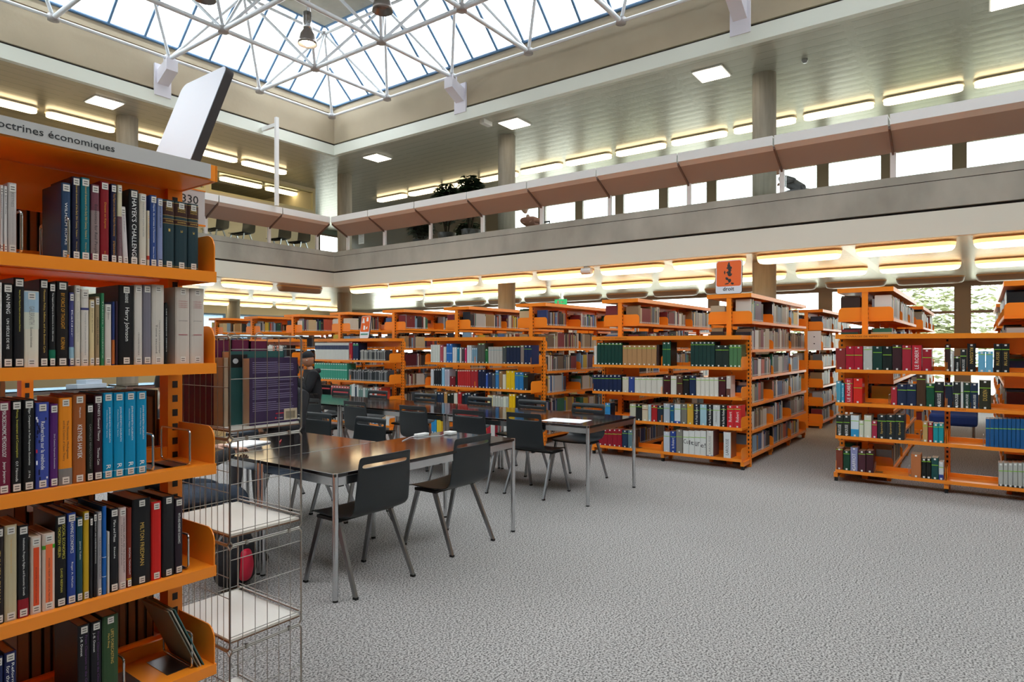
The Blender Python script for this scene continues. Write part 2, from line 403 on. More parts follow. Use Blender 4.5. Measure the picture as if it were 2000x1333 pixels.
# ================================================================ SPACE FRAME
P_ = 1.95; NX, NY = 5, 6
def bn(i, j): return Vector((10.1-P_*i, 12.85-P_*j, 7.1))
def tn(i, j): return Vector((10.1-P_*(i+.5), 12.85-P_*(j+.5), 8.45))
sf = empty('space_frame', (10.1, 12.85, 7.1)); tag(sf, 'white tubular space frame truss under the skylight', 'roof truss')
inv = Matrix.Translation(-Vector(sf.location))
tubes = []
for i in range(NX+1):
    for j in range(NY+1):
        if i < NX: tubes.append((bn(i, j), bn(i+1, j), .042 if j > 0 else .03))
        if j < NY: tubes.append((bn(i, j), bn(i, j+1), .042 if i > 0 else .03))
for i in range(NX):
    for j in range(NY):
        for a in (0, 1):
            for b in (0, 1): tubes.append((tn(i, j), bn(i+a, j+b), .031))
        if i+1 < NX: tubes.append((tn(i, j), tn(i+1, j), .032))
        if j+1 < NY: tubes.append((tn(i, j), tn(i, j+1), .032))
def seen(t):
    n = 0
    for p in (t[0], t[1], (t[0]+t[1])/2):
        r = p.x*SA-p.y*CA; d = p.x*CA+p.y*SA
        if d > 2:
            x = 1000+F*r/d; y = HOR-F*(p.z-EYE)/d
            if -100 < x < 2100 and y > -40: n += 1
    return n
tubes.sort(key=lambda t: (-min(seen(t), 1), (t[0]+t[1]).length*-1))
rest = MB()
for k, (p, q, r) in enumerate(tubes):
    a = p-Vector(sf.location); c = q-Vector(sf.location)
    if k < 100: MB().tube(a, c, r, 8).build('tube', TUBEW, sf)
    else: rest.tube(a, c, r, 6)
rest.build('tube', TUBEW, sf)['kind'] = 'stuff'
NODEM = mat('pale_node_casting', '#A8A6A6', rough=.4)
for i in range(NX+1):
    for j in range(NY+1): 
        c = bn(i, j)-Vector(sf.location); MB().lathe([(0, -.05), (.09, -.05), (.09, .05), (0, .05)], c, 10).build('node', NODEM, sf)
for i in range(NX):
    for j in range(NY): 
        c = tn(i, j)-Vector(sf.location); MB().lathe([(0, -.04), (.07, -.04), (.07, .04), (0, .04)], c, 10).build('node', NODEM, sf)
# brackets that carry the frame
BR = mat('lilac_white_steel', '#D6D4DC', rough=.4)
def bracket(p, side, lab):
    t = empty('truss_bracket', p); tag(t, lab, 'bracket', 'white brackets carrying the space frame')
    if side == 'X':   # wall at +X
        MB().box((.26, -.16, -.62), (.3, .16, .0)).build('wall_plate', BR, t)
        MB().prism([(.27, -.4), (.27, -.12), (-.11, .02), (-.11, -.2)], 1, -.11, .11).build('arm', BR, t)
        MB().box((-.08, -.08, -.03), (.08, .08, .06)).build('seat', BR, t)
    else:
        MB().box((-.16, .26, -.62), (.16, .3, .0)).build('wall_plate', BR, t)
        MB().prism([(.27, -.4), (.27, -.12), (-.11, .02), (-.11, -.2)], 0, -.11, .11).build('arm', BR, t)
        MB().box((-.08, -.08, -.03), (.08, .08, .06)).build('seat', BR, t)
bracket((10.1, 8.95, 7.04), 'X', 'white truss bracket on the right beam nearest the skylight corner')
bracket((10.1, 3.10, 7.04), 'X', 'white truss bracket on the right beam at the top edge of view')
bracket((6.2, 12.85, 7.04), 'Y', 'white truss bracket on the left beam above the tilted blank sign')
# pendant lamps
def pendant(x, y, z, lit, lab):
    t = empty('pendant_lamp', (x, y, z)); tag(t, lab, 'pendant lamp', 'pendant lamps under the skylight')
    MB().tube((0, 0, .55), (0, 0, 8.63-z), .008, 6).build('cable', STEEL, t)
    MB().lathe([(0, .55), (.07, .55), (.075, .3), (.07, .27), (0, .27)], n=20).build('gear_housing', CHROME, t)
    MB().lathe([(.06, .27), (.12, .18), (.155, .06), (.16, 0), (.155, 0), (.115, .17), (.055, .26)], n=24).build('reflector_shade', mat('grey_reflector', '#8F8884', rough=.25, metal=.6), t)
    MB().ball((0, 0, .07 if lit else .13), .1, 14, 9, sc=(1, 1, .9)).build('bulb', mat('lit_bulb', '#FFFFFF', emit=('#FFF0D0', 30)) if lit else mat('dark_bulb', '#6A5C58', rough=.3), t)
pendant(6.81, 9.32, 6.63, True, 'lit pendant lamp hanging below the left part of the truss')
pendant(6.88, 7.53, 6.68, False, 'unlit grey pendant lamp hanging near the middle of the truss')
pendant(5.25, 9.76, 6.86, False, 'unlit pendant lamp cut by the top edge above the left beam')
# ================================================================ CEILING LIGHTS
def rrect(x0, x1, y0, y1, r, n=5):
    pts = []
    for cx, cy, a0 in ((x1-r, y1-r, 0), (x0+r, y1-r, PI/2), (x0+r, y0+r, PI), (x1-r, y0+r, 1.5*PI)):
        for k in range(n+1):
            a = a0+PI/2*k/n; pts.append((cx+r*math.cos(a), cy+r*math.sin(a)))
    return pts
DIFF_ME = MB().prism(rrect(-.635, .635, -.125, .125, .11), 2, -.10, -.012).mesh('diffuser', LIT)
DIFFU_ME = MB().prism(rrect(-.635, .635, -.125, .125, .11), 2, -.10, -.012).mesh('diffuser', UNLIT)
HOUS_ME = MB().prism(rrect(-.655, .655, -.15, .15, .13), 2, -.03, .02).mesh('housing', mat('fixture_housing', '#C8BEAA', rough=.35))
def loft(b, loops, mi, cap=False):
    n = len(loops[0][0]); vs = [(x, y, z) for pts, z in loops for x, y in pts]; base = [(j*n+i, (j+1)*n+i, (j+1)*n+(i+1) % n, j*n+(i+1) % n) for j in range(len(loops)-1) for i in range(n)]
    b.add(vs, base, mi=mi, smooth=True)
    if cap: b.add([(x, y, loops[-1][1]) for x, y in loops[-1][0]], [tuple(range(n-1, -1, -1))], mi=mi)
    return b
LITRIM = mat('warm_lit_rim', '#FFD8A0', rough=.5, emit=('#FFC888', .75))
def deep(m, rim):
    b = MB()
    loft(b, [(rrect(-.625, .625, -.155, .155, .14), -.02), (rrect(-.622, .622, -.15, .15, .14), -.055), (rrect(-.615, .615, -.14, .14, .13), -.075)], 1)
    loft(b, [(rrect(-.615, .615, -.14, .14, .13), -.075), (rrect(-.605, .605, -.13, .13, .125), -.105), (rrect(-.58, .58, -.105, .105, .10), -.13), (rrect(-.52, .52, -.06, .06, .058), -.142)], 0, True)
    return b.mesh('diffuser', [m, rim])
DIFFL_ME = deep(LIT, LITRIM); DIFFLU_ME = deep(UNLIT, UNLIT)
HOUSL_ME = MB().prism(rrect(-.63, .63, -.16, .16, .14), 2, -.022, .02).mesh('housing', mat('fixture_housing_warm', '#C8A878', rough=.35))
def tube_light(x, y, z, rz, lit, lab, grp):
    t = empty('ceiling_light', (x, y, z-.001), rz); tag(t, lab, 'ceiling light', grp)
    if z < 4: link('housing', HOUSL_ME, t); link('diffuser', DIFFL_ME if lit else DIFFLU_ME, t)
    else: link('housing', HOUS_ME, t); link('diffuser', DIFF_ME if lit else DIFFU_ME, t)
def row_y(X, z, n, lit, y_first, what, grp):      # along Y, first = nearest the right edge of the photo
    for k in range(n): tube_light(X, y_first+1.44*k, z, PI/2, lit, '%s, %s from the right' % (what, ORD[k+1]), grp)
def row_x(Y, z, ks, lit, what, grp, off=8.5):
    for n, k in enumerate(ks): tube_light(off+1.44*k, Y, z, 0, lit(k), '%s, %s from the left' % (what, ORD[n+1]), grp)
Y1 = 2.355-1.44*3
row_y(10.9, ZC, 11, True, Y1, 'lit tube light, lower right ceiling, row nearest the atrium', 'lit tube lights in the front row, lower right ceiling')
row_y(13.64, ZC, 12, True, Y1, 'lit tube light, lower right ceiling, middle row', 'lit tube lights in the middle row, lower right ceiling')
row_y(16.6, ZC, 13, False, Y1, 'unlit dark tube light, lower right ceiling, row by the windows', 'unlit tube lights by the lower windows')
row_y(14.4, ZU, 13, True, Y1, 'lit tube light on the upper right ceiling', 'lit tube lights on the upper right ceiling')
row_x(13.9, ZC, range(-2, 2), lambda k: k < 1, 'tube light, lower left ceiling, row nearest the atrium', 'tube lights in the front row, lower left ceiling')
row_x(17.1, ZC, range(0, 4), lambda k: True, 'lit tube light, lower left ceiling, middle row', 'lit tube lights in the middle row, lower left ceiling', 8.4)
row_x(20.3, ZC, range(1, 6), lambda k: True, 'lit tube light, lower left ceiling, rear row', 'lit tube lights in the rear row, lower left ceiling', 8.4)
row_x(15.45, ZU, (-3, -2, -1, 0, 1), lambda k: True, 'lit tube light on the upper left ceiling', 'lit tube lights on the upper left ceiling')
row_x(17.4, ZU, (-4, -3, -2, -1, 0, 1, 2), lambda k: True, 'lit tube light behind the cream windows, row lengthened for brightness', 'lit tube lights inside the upper room', 9.0)  # row lengthened with added lamps to brighten the upper room
PAN_F = MB().box((-.27, -.27, -.02), (.27, .27, .01)).mesh('frame', WHITE)
PAN_D = MB().box((-.245, -.245, -.03), (.245, .245, -.018)).mesh('diffuser', LITU)
for n, (x, y) in enumerate(((11.2, -.35), (11.22, 3.85), (11.22, 8.14), (11.2, 12.45), (5.48, 13.95))):
    t = empty('square_ceiling_light', (x, y, ZU)); link('frame', PAN_F, t); link('diffuser', PAN_D, t)
    tag(t, 'square lit ceiling panel, upper ceiling, ' + ('at the far right', 'beside the thickest round column', 'above the middle column', 'nearest the atrium corner', 'above the shelf header sign')[n],
        'ceiling light', 'square lit panels on the upper ceiling')
# ================================================================ GALLERY RAILING
def railing(name, org, rz, segs, lab, first_post=True):
    "local: x runs along the edge, -y is the void, segments at x positions"
    t = empty(name, org, rz); tag(t, lab, 'balustrade')
    for a, b in zip(segs[:-1], segs[1:]):
        a1, b1 = a+.012, b-.012
        MB().prism([(-.5, .60), (-.5, .74), (.02, .74), (.02, .72), (-.48, .715), (-.48, .62), (.02, .37), (.02, .35)], 0, a1, b1).build('lip_panel', [WHITE], t)
        MB().add([(a1, -.492, .598), (b1, -.492, .598), (b1, .015, .345), (a1, .015, .345), (a1, -.492, .606), (b1, -.492, .606), (b1, .015, .353), (a1, .015, .353)],
                 [(0, 3, 2, 1), (4, 5, 6, 7), (0, 1, 5, 4), (1, 2, 6, 5), (2, 3, 7, 6), (3, 0, 4, 7)]).build('underside_panel', TAUPE, t)
        MB().box((a+.05, .05, .0), (b-.05, .058, .6)).build('glass_panel', GLASS, t)
    for a in segs:
        MB().box((a-.035, .0, 0), (a+.035, .05, .62)).build('post', WHITE, t)
        MB().add([(a-.012, -.46, .59), (a+.012, -.46, .59), (a+.012, .02, .345), (a-.012, .02, .345), (a-.012, -.46, .55), (a+.012, -.46, .55), (a+.012, .02, .30), (a-.012, .02, .30)],
                 [(0, 1, 2, 3), (7, 6, 5, 4), (0, 4, 5, 1), (1, 5, 6, 2), (2, 6, 7, 3), (3, 7, 4, 0)]).build('arm', mat('taupe_steel_arm', '#6E5A52', rough=.5), t)
    return t
# right gallery: x local = -(Y) direction ; local -y must be -X  => rz=-90deg
sy = [12.65]+[11.33-1.475*k for k in range(0, 10)]
railing('gallery_balustrade', (AX1, 12.65, 3.83), -PI/2, [12.65-y for y in sy], 'white and taupe balustrade of sloping desk panels along the right gallery')
sx = [9.9-8.59-1.49*k for k in range(7, -1, -1)]
xs = [8.59-1.49*k for k in range(7, -1, -1)]+[9.9]
railing('gallery_balustrade', (0, AY1, 3.83), 0, xs, 'white and taupe balustrade of sloping desk panels along the left gallery')
# tall white post on the left gallery
t = empty('mast', (8.39, 12.58, 4.57)); tag(t, 'tall thin white post standing on the left gallery balustrade', 'post')
MB().box((-.035, -.035, 0), (.035, .035, 1.95)).build('pole', WHITE, t); MB().box((-.03, .035, 1.75), (.03, .53, 1.83)).build('bracket_arm', WHITE, t)
# ================================================================ BOOKCASES
def shelf_me(dp, wd=1.0, th=.012, lip=.034, side=.125, up=.04):
    b = MB()
    b.box((0, -dp, -th), (wd, 0, 0)); b.box((0, -dp-.002, -lip), (wd, -dp+.012, .001)); b.box((0, -.012, -.0), (wd, 0, up))
    r = .045; pts = [(-.004, -lip), (-dp, -lip)]
    for k in range(7):
        a = PI+(-PI/2)*k/6; pts.append((-dp+r+r*math.cos(a), side-r+r*math.sin(a)))
    pts.append((-.004, side))
    for x in (.004, wd-.008): b.prism(pts, 0, x, x+.004)
    return b.mesh('shelf', ORANGE)
def upright_me(h, w=.05, d=.04, slots=True, side=True):
    b = MB(); b.box((-w/2, -d/2, 0), (w/2, d/2, h))
    if slots:
        k = .12
        while k < h-.03:
            for sx_ in (-.009,):
                b.box((sx_-.001, -d/2-.0012, k), (sx_+.011+.006, -d/2-.0004, k+.024), mi=1)
                b.box((sx_-.001, d/2+.0004, k), (sx_+.017, d/2+.0012, k+.024), mi=1)
                if side: b.box((-w/2-.0012, -.006, k), (-w/2-.0004, .006, k+.02), mi=1); b.box((w/2+.0004, -.006, k), (w/2+.0012, .006, k+.02), mi=1)
            k += .05
    return b.mesh('upright', [ORANGE, DARK])
ZR = [.13, .43, .76, 1.09, 1.43, 1.78]
UP_T = upright_me(2.12, .05, .06, side=False); UP_L = upright_me(1.6, .05, .04)
SH_R = shelf_me(.25); SH_M = shelf_me(.28)
TOPR = MB().box((0, -.263, 2.072), (1, .263, 2.085)).box((0, -.275, 2.07), (1, -.263, 2.12)).box((0, .263, 2.07), (1, .275, 2.12)).box((0, -.263, 2.105), (1, .263, 2.1195)).mesh('top_panel', ORANGE)
RAILR = MB().box((0, -.006, 1.96), (1, .006, 2.07)).mesh('back_rail', ORANGE)
BASER = MB().box((-.02, -.26, .04), (.02, .26, .095)).box((-.015, -.25, 0), (.015, -.21, .04)).box((-.015, .21, 0), (.015, .25, .04)).mesh('foot_beam', ORANGE)
def range_case(x, y, bays, lab, zs=ZR, mirror=False):
    "double sided case running along +X from (x,y)"
    t = empty('double_sided_bookcase', (x, y, 0)); tag(t, lab, 'bookcase', 'tall orange double-sided bookcases')
    for k in range(bays):
        link('top_panel', TOPR, t, (k, 0, 0)); link('back_rail', RAILR, t, (k, 0, 0))
        for z in zs:
            link('shelf', SH_R, t, (k, -.02, z)); link('shelf', SH_R, t, (k+1, .02, z), (0, 0, PI))
    for k in range(bays+1):
        link('upright', UP_T, t, (k+(.0 if k else -.012), 0, 0)); link('foot_beam', BASER, t, (k, 0, 0))
    # end face trim
    MB().box((-.045, -.275, 2.07), (0, .275, 2.12)).build('end_trim', ORANGE, t)
    return t
rngs = []
RX = 8.09
names = {0: 'carrying the orange law sign', 1: 'just left of the law sign bookcase', -1: 'behind the right reference case', -2: 'at the right edge of the photo'}
for k in range(-2, 9):
    y = 2.545+1.497*k
    lab = 'tall orange double-sided bookcase ' + names.get(k, 'in the front row, %s from the right' % ORD[k+3])
    rngs.append((RX if k < 7 else RX, y, 3)); range_case(RX, y, 3, lab)
for k in range(-2, 6):
    y = 2.545+1.497*k
    rngs.append((12.45, y, 3)); range_case(12.45, y, 3, 'tall orange double-sided bookcase in the rear row by the windows, %s from the right' % ORD[k+3])
# neighbouring case seen through the near one
rngs.append((.15-.0, 3.84, 1)); 
tnb = range_case(.15, 3.84, 1, 'orange double-sided bookcase glimpsed through the gaps of the nearest bookcase')
# ---- reference cases (single sided, facing -X)
ZM = [.13, .5, .86, 1.22]
TOPM = MB().box((0, -.30, 1.55), (1, .02, 1.6)).mesh('top_panel', ORANGE)
RAILM = MB().box((0, -.006, 1.45), (1, .006, 1.55)).mesh('back_rail', ORANGE)
BASEM = MB().box((-.02, -.27, .045), (.02, .02, .095)).box((-.015, -.26, 0), (.015, -.22, .045), mi=1).mesh('foot_beam', [ORANGE, RUBBER])
def ref_case(xf, yl, bays, lab, zs=ZM):
    t = empty('reference_bookcase', (xf+.29, yl, 0), -PI/2); tag(t, lab, 'bookcase', 'low orange reference bookcases')
    for k in range(bays):
        link('top_panel', TOPM, t, (k, 0, 0)); link('back_rail', RAILM, t, (k, 0, 0))
        for z in zs: link('shelf', SH_M, t, (k, -.005, z))
    for k in range(bays+1):
        link('upright', UP_L, t, (k+(.02 if k == 0 else (-.0 if k == bays else 0)), .015, 0)); link('foot_beam', BASEM, t, (k, 0, 0))
    return t
refM = ref_case(7.72, 4.29, 2, 'low orange reference bookcase in front of the law sign bookcase')
refR = ref_case(7.72, 1.288, 3, 'low orange reference bookcase at the right edge, with red and black dictionaries')
refN = ref_case(7.25, 6.98, 2, 'low orange reference bookcase behind the middle of the long table')
refP = ref_case(7.48, 10.02, 2, 'low orange reference bookcase holding white and green journal sets, behind the seated person')
refQ = ref_case(7.5, 12.75, 2, 'low orange reference bookcase furthest left, behind the wire tower')
for t_, body, x0 in ((refM, 'OUVRAGES DE REFERENCES', .32), (refR, 'OUVRAGES DE REFERENCES', .30), (refN, 'OUVRAGES DE REFERENCES', .32), (refP, 'OUVRAGES DE REFERENCES', .32)):
    text('shelf_lettering', body, mat('brown_ink', '#8A3A10', rough=.6), t_, (x0, -.3015, 1.575), (1, 0, 0), (0, 0, 1), (.40, .018))
text('shelf_lettering', 'DROIT', MATS['brown_ink'], refR, (1.12, -.289, .845), (1, 0, 0), (0, 0, 1), (.085, .016))
# ---- nearest bookcase
ZFG = [.09, .4145, .743, 1.084, 1.42, 1.725]
FX1 = 1.152; FY0 = 2.07; FYC = 2.335
SH_F = shelf_me(.25)
near = empty('double_sided_bookcase', (FX1-2, FYC, 0)); tag(near, 'nearest orange bookcase, filling the left edge, under the grey header sign', 'bookcase')
for k in range(2):
    MB().box((k, -.253, 2.03), (k+1, .253, 2.04)).box((k, -.265, 2.028), (k+1, -.253, 2.081)).box((k, .253, 2.028), (k+1, .265, 2.081)).box((k, -.253, 2.069), (k+1, .253, 2.0805)).build('top_panel', ORANGE, near)
    MB().box((k, -.006, 1.89), (k+1, .006, 2.028)).build('back_rail', ORANGE, near)
    for z in ZFG:
        link('shelf', SH_F, near, (k, -.015, z)); link('shelf', SH_F, near, (k+1, .015, z), (0, 0, PI))
for k in range(3): link('upright', UP_T, near, (k-(.02 if k == 2 else 0), 0, -.04)); link('foot_beam', BASER, near, (k-(.02 if k == 2 else 0), 0, 0))
MB().box((1.9985, -.265, 2.028), (2.004, .265, 2.081)).build('end_trim', ORANGE, near)
hs = empty('header_sign', (FX1, FY0-.003, 2.03)); tag(hs, 'long grey header sign lettered with economics section name', 'sign')
MB().box((-2, -.0035, .003), (-.022, -.0005, .051)).build('sign_strip', mat('light_grey_strip', '#BDBBB8', rough=.5), hs)
text('lettering', 'Doctrines économiques', INK, hs, (-.466, -.0045, .026), (1, 0, 0), (0, 0, 1), (.302, .0265), .006)
# section number plate
t = empty('number_sign', (1.165, 2.35, 1.93)); tag(t, 'white number plate reading 330 on the end of the nearest bookcase', 'sign')
MB().box((-.02, -.001, 0), (.098, .004, .124)).build('plate', mat('grey_white_plate', '#CFCCCB', rough=.5), t)
MB().box((-.022, -.003, -.006), (.1, .006, 0)).box((-.022, -.003, .124), (.1, .006, .128)).build('plate_edge', ORANGE, t)
text('number_text', '330', INK, t, (.042, -.0018, .088), (1, 0, 0), (0, 0, 1), (.062, .03), .008)
text('number_text', '02', INK, t, (.042, -.0018, .032), (1, 0, 0), (0, 0, 1), (.032, .03), .008)
# tilted blank sign on top
def board_sign(name, org, rz, tilt, w, h, th, face, label, edge, grp=None):
    t = empty(name, org, rz); t.rotation_euler = (0, tilt, rz); tag(t, label, 'sign', grp)
    pts = rrect(-w/2, w/2, 0, h, .03)
    MB().prism(pts, 0, 0, th).build('panel', edge, t)
    MB().prism(rrect(-w/2+.002, w/2-.002, .002, h-.002, .03), 0, -.002, 0).build('face', face, t)
    return t
board_sign('blank_sign', (1.10, 2.305, 2.083), 0, .345, .312, .415, .03, mat('cool_blank_face', '#C6CFDC', rough=.4), 'white blank board with dark edge, tilted on top of the nearest bookcase', DARK)
dr = board_sign('law_sign', (8.04, 2.545, 2.122), 0, .06, .325, .42, .02, mat('cool_white_face', '#E6EAF0', rough=.4), 'orange and white sign reading droit on top of the tall bookcase', DARK)
OR2 = mat('print_orange', '#F2681C', rough=.5)
MB().prism(rrect(-.152, .152, .095, .41, .025), 0, -.004, -.002).build('orange_print', OR2, dr)
text('lettering', 'droit', INK, dr, (-.0045, 0, .062), (0, -1, 0), (0, 0, 1), (.14, .048), .014)
rnd = random.Random(4)
b = MB()
for (y, z, s, e) in ((.0, .385, .012, 1), (0, .355, .022, 1), (-.004, .325, .03, .7), (-.01, .3, .02, 1), (.0, .265, .028, .6), (-.012, .24, .03, .8), (.05, .27, .008, 3), (.02, .19, .018, 1.2), (-.006, .165, .02, 1.2), (-.045, .125, .018, .7), (.02, .125, .03, .3)):
    pts = []
    for k in range(9):
        a = 2*PI*k/9; r = s*(.7+.6*rnd.random()); pts.append((y+r*math.cos(a), z+r*e*math.sin(a)))
    b.prism(pts, 0, -.0052, -.004)
b.build('dark_figure_print', mat('print_black', '#2E2A2A', rough=.6), dr)
# small orange sign on the left reference case
ss = board_sign('subject_sign', (7.52, 8.70, 1.602), 0, .15, .24, .40, .02, mat('cool_white_face', '#E6EAF0', rough=.4), 'small orange and white sign with white shapes on the reference case of white volumes', DARK)
MB().prism(rrect(-.11, .11, .115, .392, .02), 0, -.004, -.002).build('orange_print', OR2, ss)
MB().prism([(.02, .27), (.09, .27), (.07, .36), (.05, .36)], 0, -.0052, -.004).prism([(-.07, .3), (-.02, .3), (-.02, .37), (-.06, .37)], 0, -.0052, -.004).prism([(-.01, .15), (.04, .15), (.04, .23), (0, .22)], 0, -.0052, -.004).prism([(-.06, .17), (-.03, .16), (-.03, .2), (-.06, .21)], 0, -.0052, -.004).build('white_shape_print', INKW, ss)
MB().box((-.0052, -.09, .06), (-.004, .09, .085)).build('green_text_line', mat('print_green', '#4F9C86', rough=.5), ss)
# white end card on the law bookcase
t = empty('range_card', (11.17, 2.17, 1.40)); tag(t, 'white card with two small marks at the far end of the law bookcase', 'sign')
MB().box((0, -.10, 0), (.004, .10, .31)).build('card', PAPER, t); MB().box((-.001, -.01, .21), (0, .01, .225)).box((-.001, -.01, .1), (0, .01, .115)).build('mark', INK, t)
# ================================================================ BOOKS
LABELS = {}
def uniq(lab):
    "report clashes while building"
    LABELS[lab] = LABELS.get(lab, 0)+1
    return lab
PAGE = '#A88E6E'
YB = 2.092
STK = '#D9D5CC'
def near_book(xl, xr, z0, zt, col, desc, place, grp, depth_=.165, titles=(), bands=(), top=True, bot=True, lean=0, pages=PAGE, yb=YB, back=False):
    w_ = xr-xl-.0012; h = zt-z0
    t = empty('book', ((xl+xr)/2, yb, z0+.0005)); t.rotation_euler = (0, lean, PI if back else 0)
    tag(t, uniq('%s, %s' % (desc, place)), 'book', grp)
    b = MB(); a = w_/2; c = min(.0025, w_*.18)
    # gently rounded spine, two boards
    prof = [(-a, .004), (-a*.82, .0012), (-a*.4, 0), (a*.4, 0), (a*.82, .0012), (a, .004), (a, .007), (-a, .007)]
    b.prism(prof, 2, 0, h, col)
    b.box((-a, .006, 0), (-a+c, depth_, h), col); b.box((a-c, .006, 0), (a, depth_, h), col)
    for z1, z2, bc in bands: b.prism([(-a-.0003, .003), (-a*.82, .0008), (-a*.4, -.0005), (a*.4, -.0005), (a*.82, .0008), (a+.0003, .003), (a, .0068), (-a, .0068)], 2, z1*h, z2*h, bc)
    b.build('cover', BOOK, t)
    MB().box((-a+c, .007, .002), (a-c, depth_-.003, h-.002), pages).build('pages', BOOK, t)
    lw = min(w_*.72, .0165)
    for on, zc in ((top, h-.014), (bot, .0135)):
        if on:
            s = MB().box((-lw/2, -.0012, zc-.0095), (lw/2, -.0005, zc+.0095), STK)
            for q in (-.0035, .003): s.box((-lw*.32, -.0014, zc+q-.0012), (lw*.32, -.0012, zc+q+.0012), '#57534E')
            s.build('call_number_label', BOOK, t)
    for body, f0, f1, hf, ink, ox in titles:
        # f0, f1: from the top of the spine (0) to the bottom (1); runs downwards
        zc = h*(1-(f0+f1)/2); L = abs(f1-f0)*h
        if f1 > f0: text('title', body, ink, t, (ox*w_, -.0010, zc), (0, 0, -1), (1, 0, 0), (L, w_*hf))
        else: text('title', body, ink, t, (ox*w_, -.0010, zc), (0, 0, 1), (-1, 0, 0), (L, w_*hf))
    return t
def T(s, a, b, h, ink, ox=0): return (s, a, b, h, ink, ox)
W_, K_, G_, Y_, P_I, O_, R_ = INKW, INK, INKG, INKY, INKP, INKO, INKR
GREYI = mat('grey_ink', '#8C8A88', rough=.5)
SHELF1 = [
 (0, 7, 362, '#C9C4C2', 'thin white book with maroon foot', dict(t=[T('Économie', .1, .5, .35, K_)], b=[(.06, .12, '#6A2438')])),
 (7.2, 15, 364, '#CFCAC6', 'thin white book with orange foot', dict(t=[T('Hyman P. Minsky', .12, .42, .4, K_)], b=[(.03, .13, '#E8764C')])),
 (15.5, 33.5, 358, '#BDB6B2', 'thick grey white book', dict(t=[T('KEYNES', .14, .34, .35, GREYI), T('La théorie générale de l\'emploi', .4, .86, .12, GREYI)])),
 (120, 139, 358, '#27405F', 'dark blue book held by a chrome bookend', dict(t=[T('WILHELM RÖPKE', .26, .82, .34, W_)])),
 (141, 157.5, 346, '#191D38', 'navy book with cream title', dict(t=[T('Essential documents of the Early 20th Century, Volume 1', .1, .74, .3, G_), T('Warren J. Samuels', .78, .94, .2, G_)])),
 (158, 176.5, 348, '#0E6470', 'teal book with cream title', dict(t=[T('Essential documents of the Early 20th Century, Volume 2', .1, .74, .3, G_), T('Warren J. Samuels', .78, .94, .2, G_)])),
 (178, 195, 361, '#6E3C48', 'mauve grey paperback', dict(t=[T('Economics for Real People', .26, .9, .45, K_)], b=[(.1, .66, '#8E7A78'), (.02, .1, '#7A3048')])),
 (196, 214, 355, '#84141F', 'dark red book', dict(t=[T('Dissent on Keynes', .26, .58, .28, O_), T('Skousen', .86, .94, .14, O_)])),
 (216.5, 228.5, 360, '#15193A', 'thin navy book with yellow title', dict(t=[T('Tract Papers on money & the Modern Macroeconomy', .12, .66, .42, O_), T('STEINHERR', .72, .9, .3, O_)])),
 (229.5, 239.5, 362, '#CFC4A4', 'beige and mauve paperback', dict(t=[T('perspectives on a general method', .44, .9, .3, GREYI)], b=[(.02, .6, '#6C4A50')])),
 (241, 252, 405, '#CBC3C0', 'short white paperback, leaning', dict(t=[T('Hayek and after', .08, .45, .22, K_)], lean=-.05)),
 (252.5, 271.5, 371, '#16161A', 'black book with large white title', dict(t=[T('HAYEK\'S CHALLENGE', .12, .92, .5, W_)])),
 (272.5, 287, 379, '#CEC5B4', 'cream book with grey lettering', dict(t=[T('FRIEDRICH VON HAYEK', .12, .6, .22, GREYI)])),
 (287.5, 293, 412, '#D3C7B0', 'very thin cream booklet with red mark', dict(t=[T('LES GRANDS', .1, .5, .4, O_)], b=[(.12, .19, '#B8402C')], top=False, bot=False)),
 (293.5, 307, 382, '#2B4682', 'blue paperback with small white title', dict(t=[T('Hayek, du cerveau à l\'économie', .12, .66, .3, W_), T('Éditions Seuil', .72, .88, .2, W_)])),
 (307.5, 319, 388, '#7D88AE', 'pale lavender blue paperback', dict(t=[T('HAYEK\'S LIBERALISM', .12, .42, .3, K_), T('R', .88, .94, .6, K_)])),
 (319.5, 341.5, 391, '#22383F', 'dark slate volume numbered 1 with brown title bands', dict(v='1')),
 (342.2, 367, 395, '#22383F', 'dark slate volume numbered 2 with brown title bands', dict(v='2')),
 (367.6, 388.5, 399, '#22383F', 'dark slate volume numbered 3 with brown title bands', dict(v='3')),
]
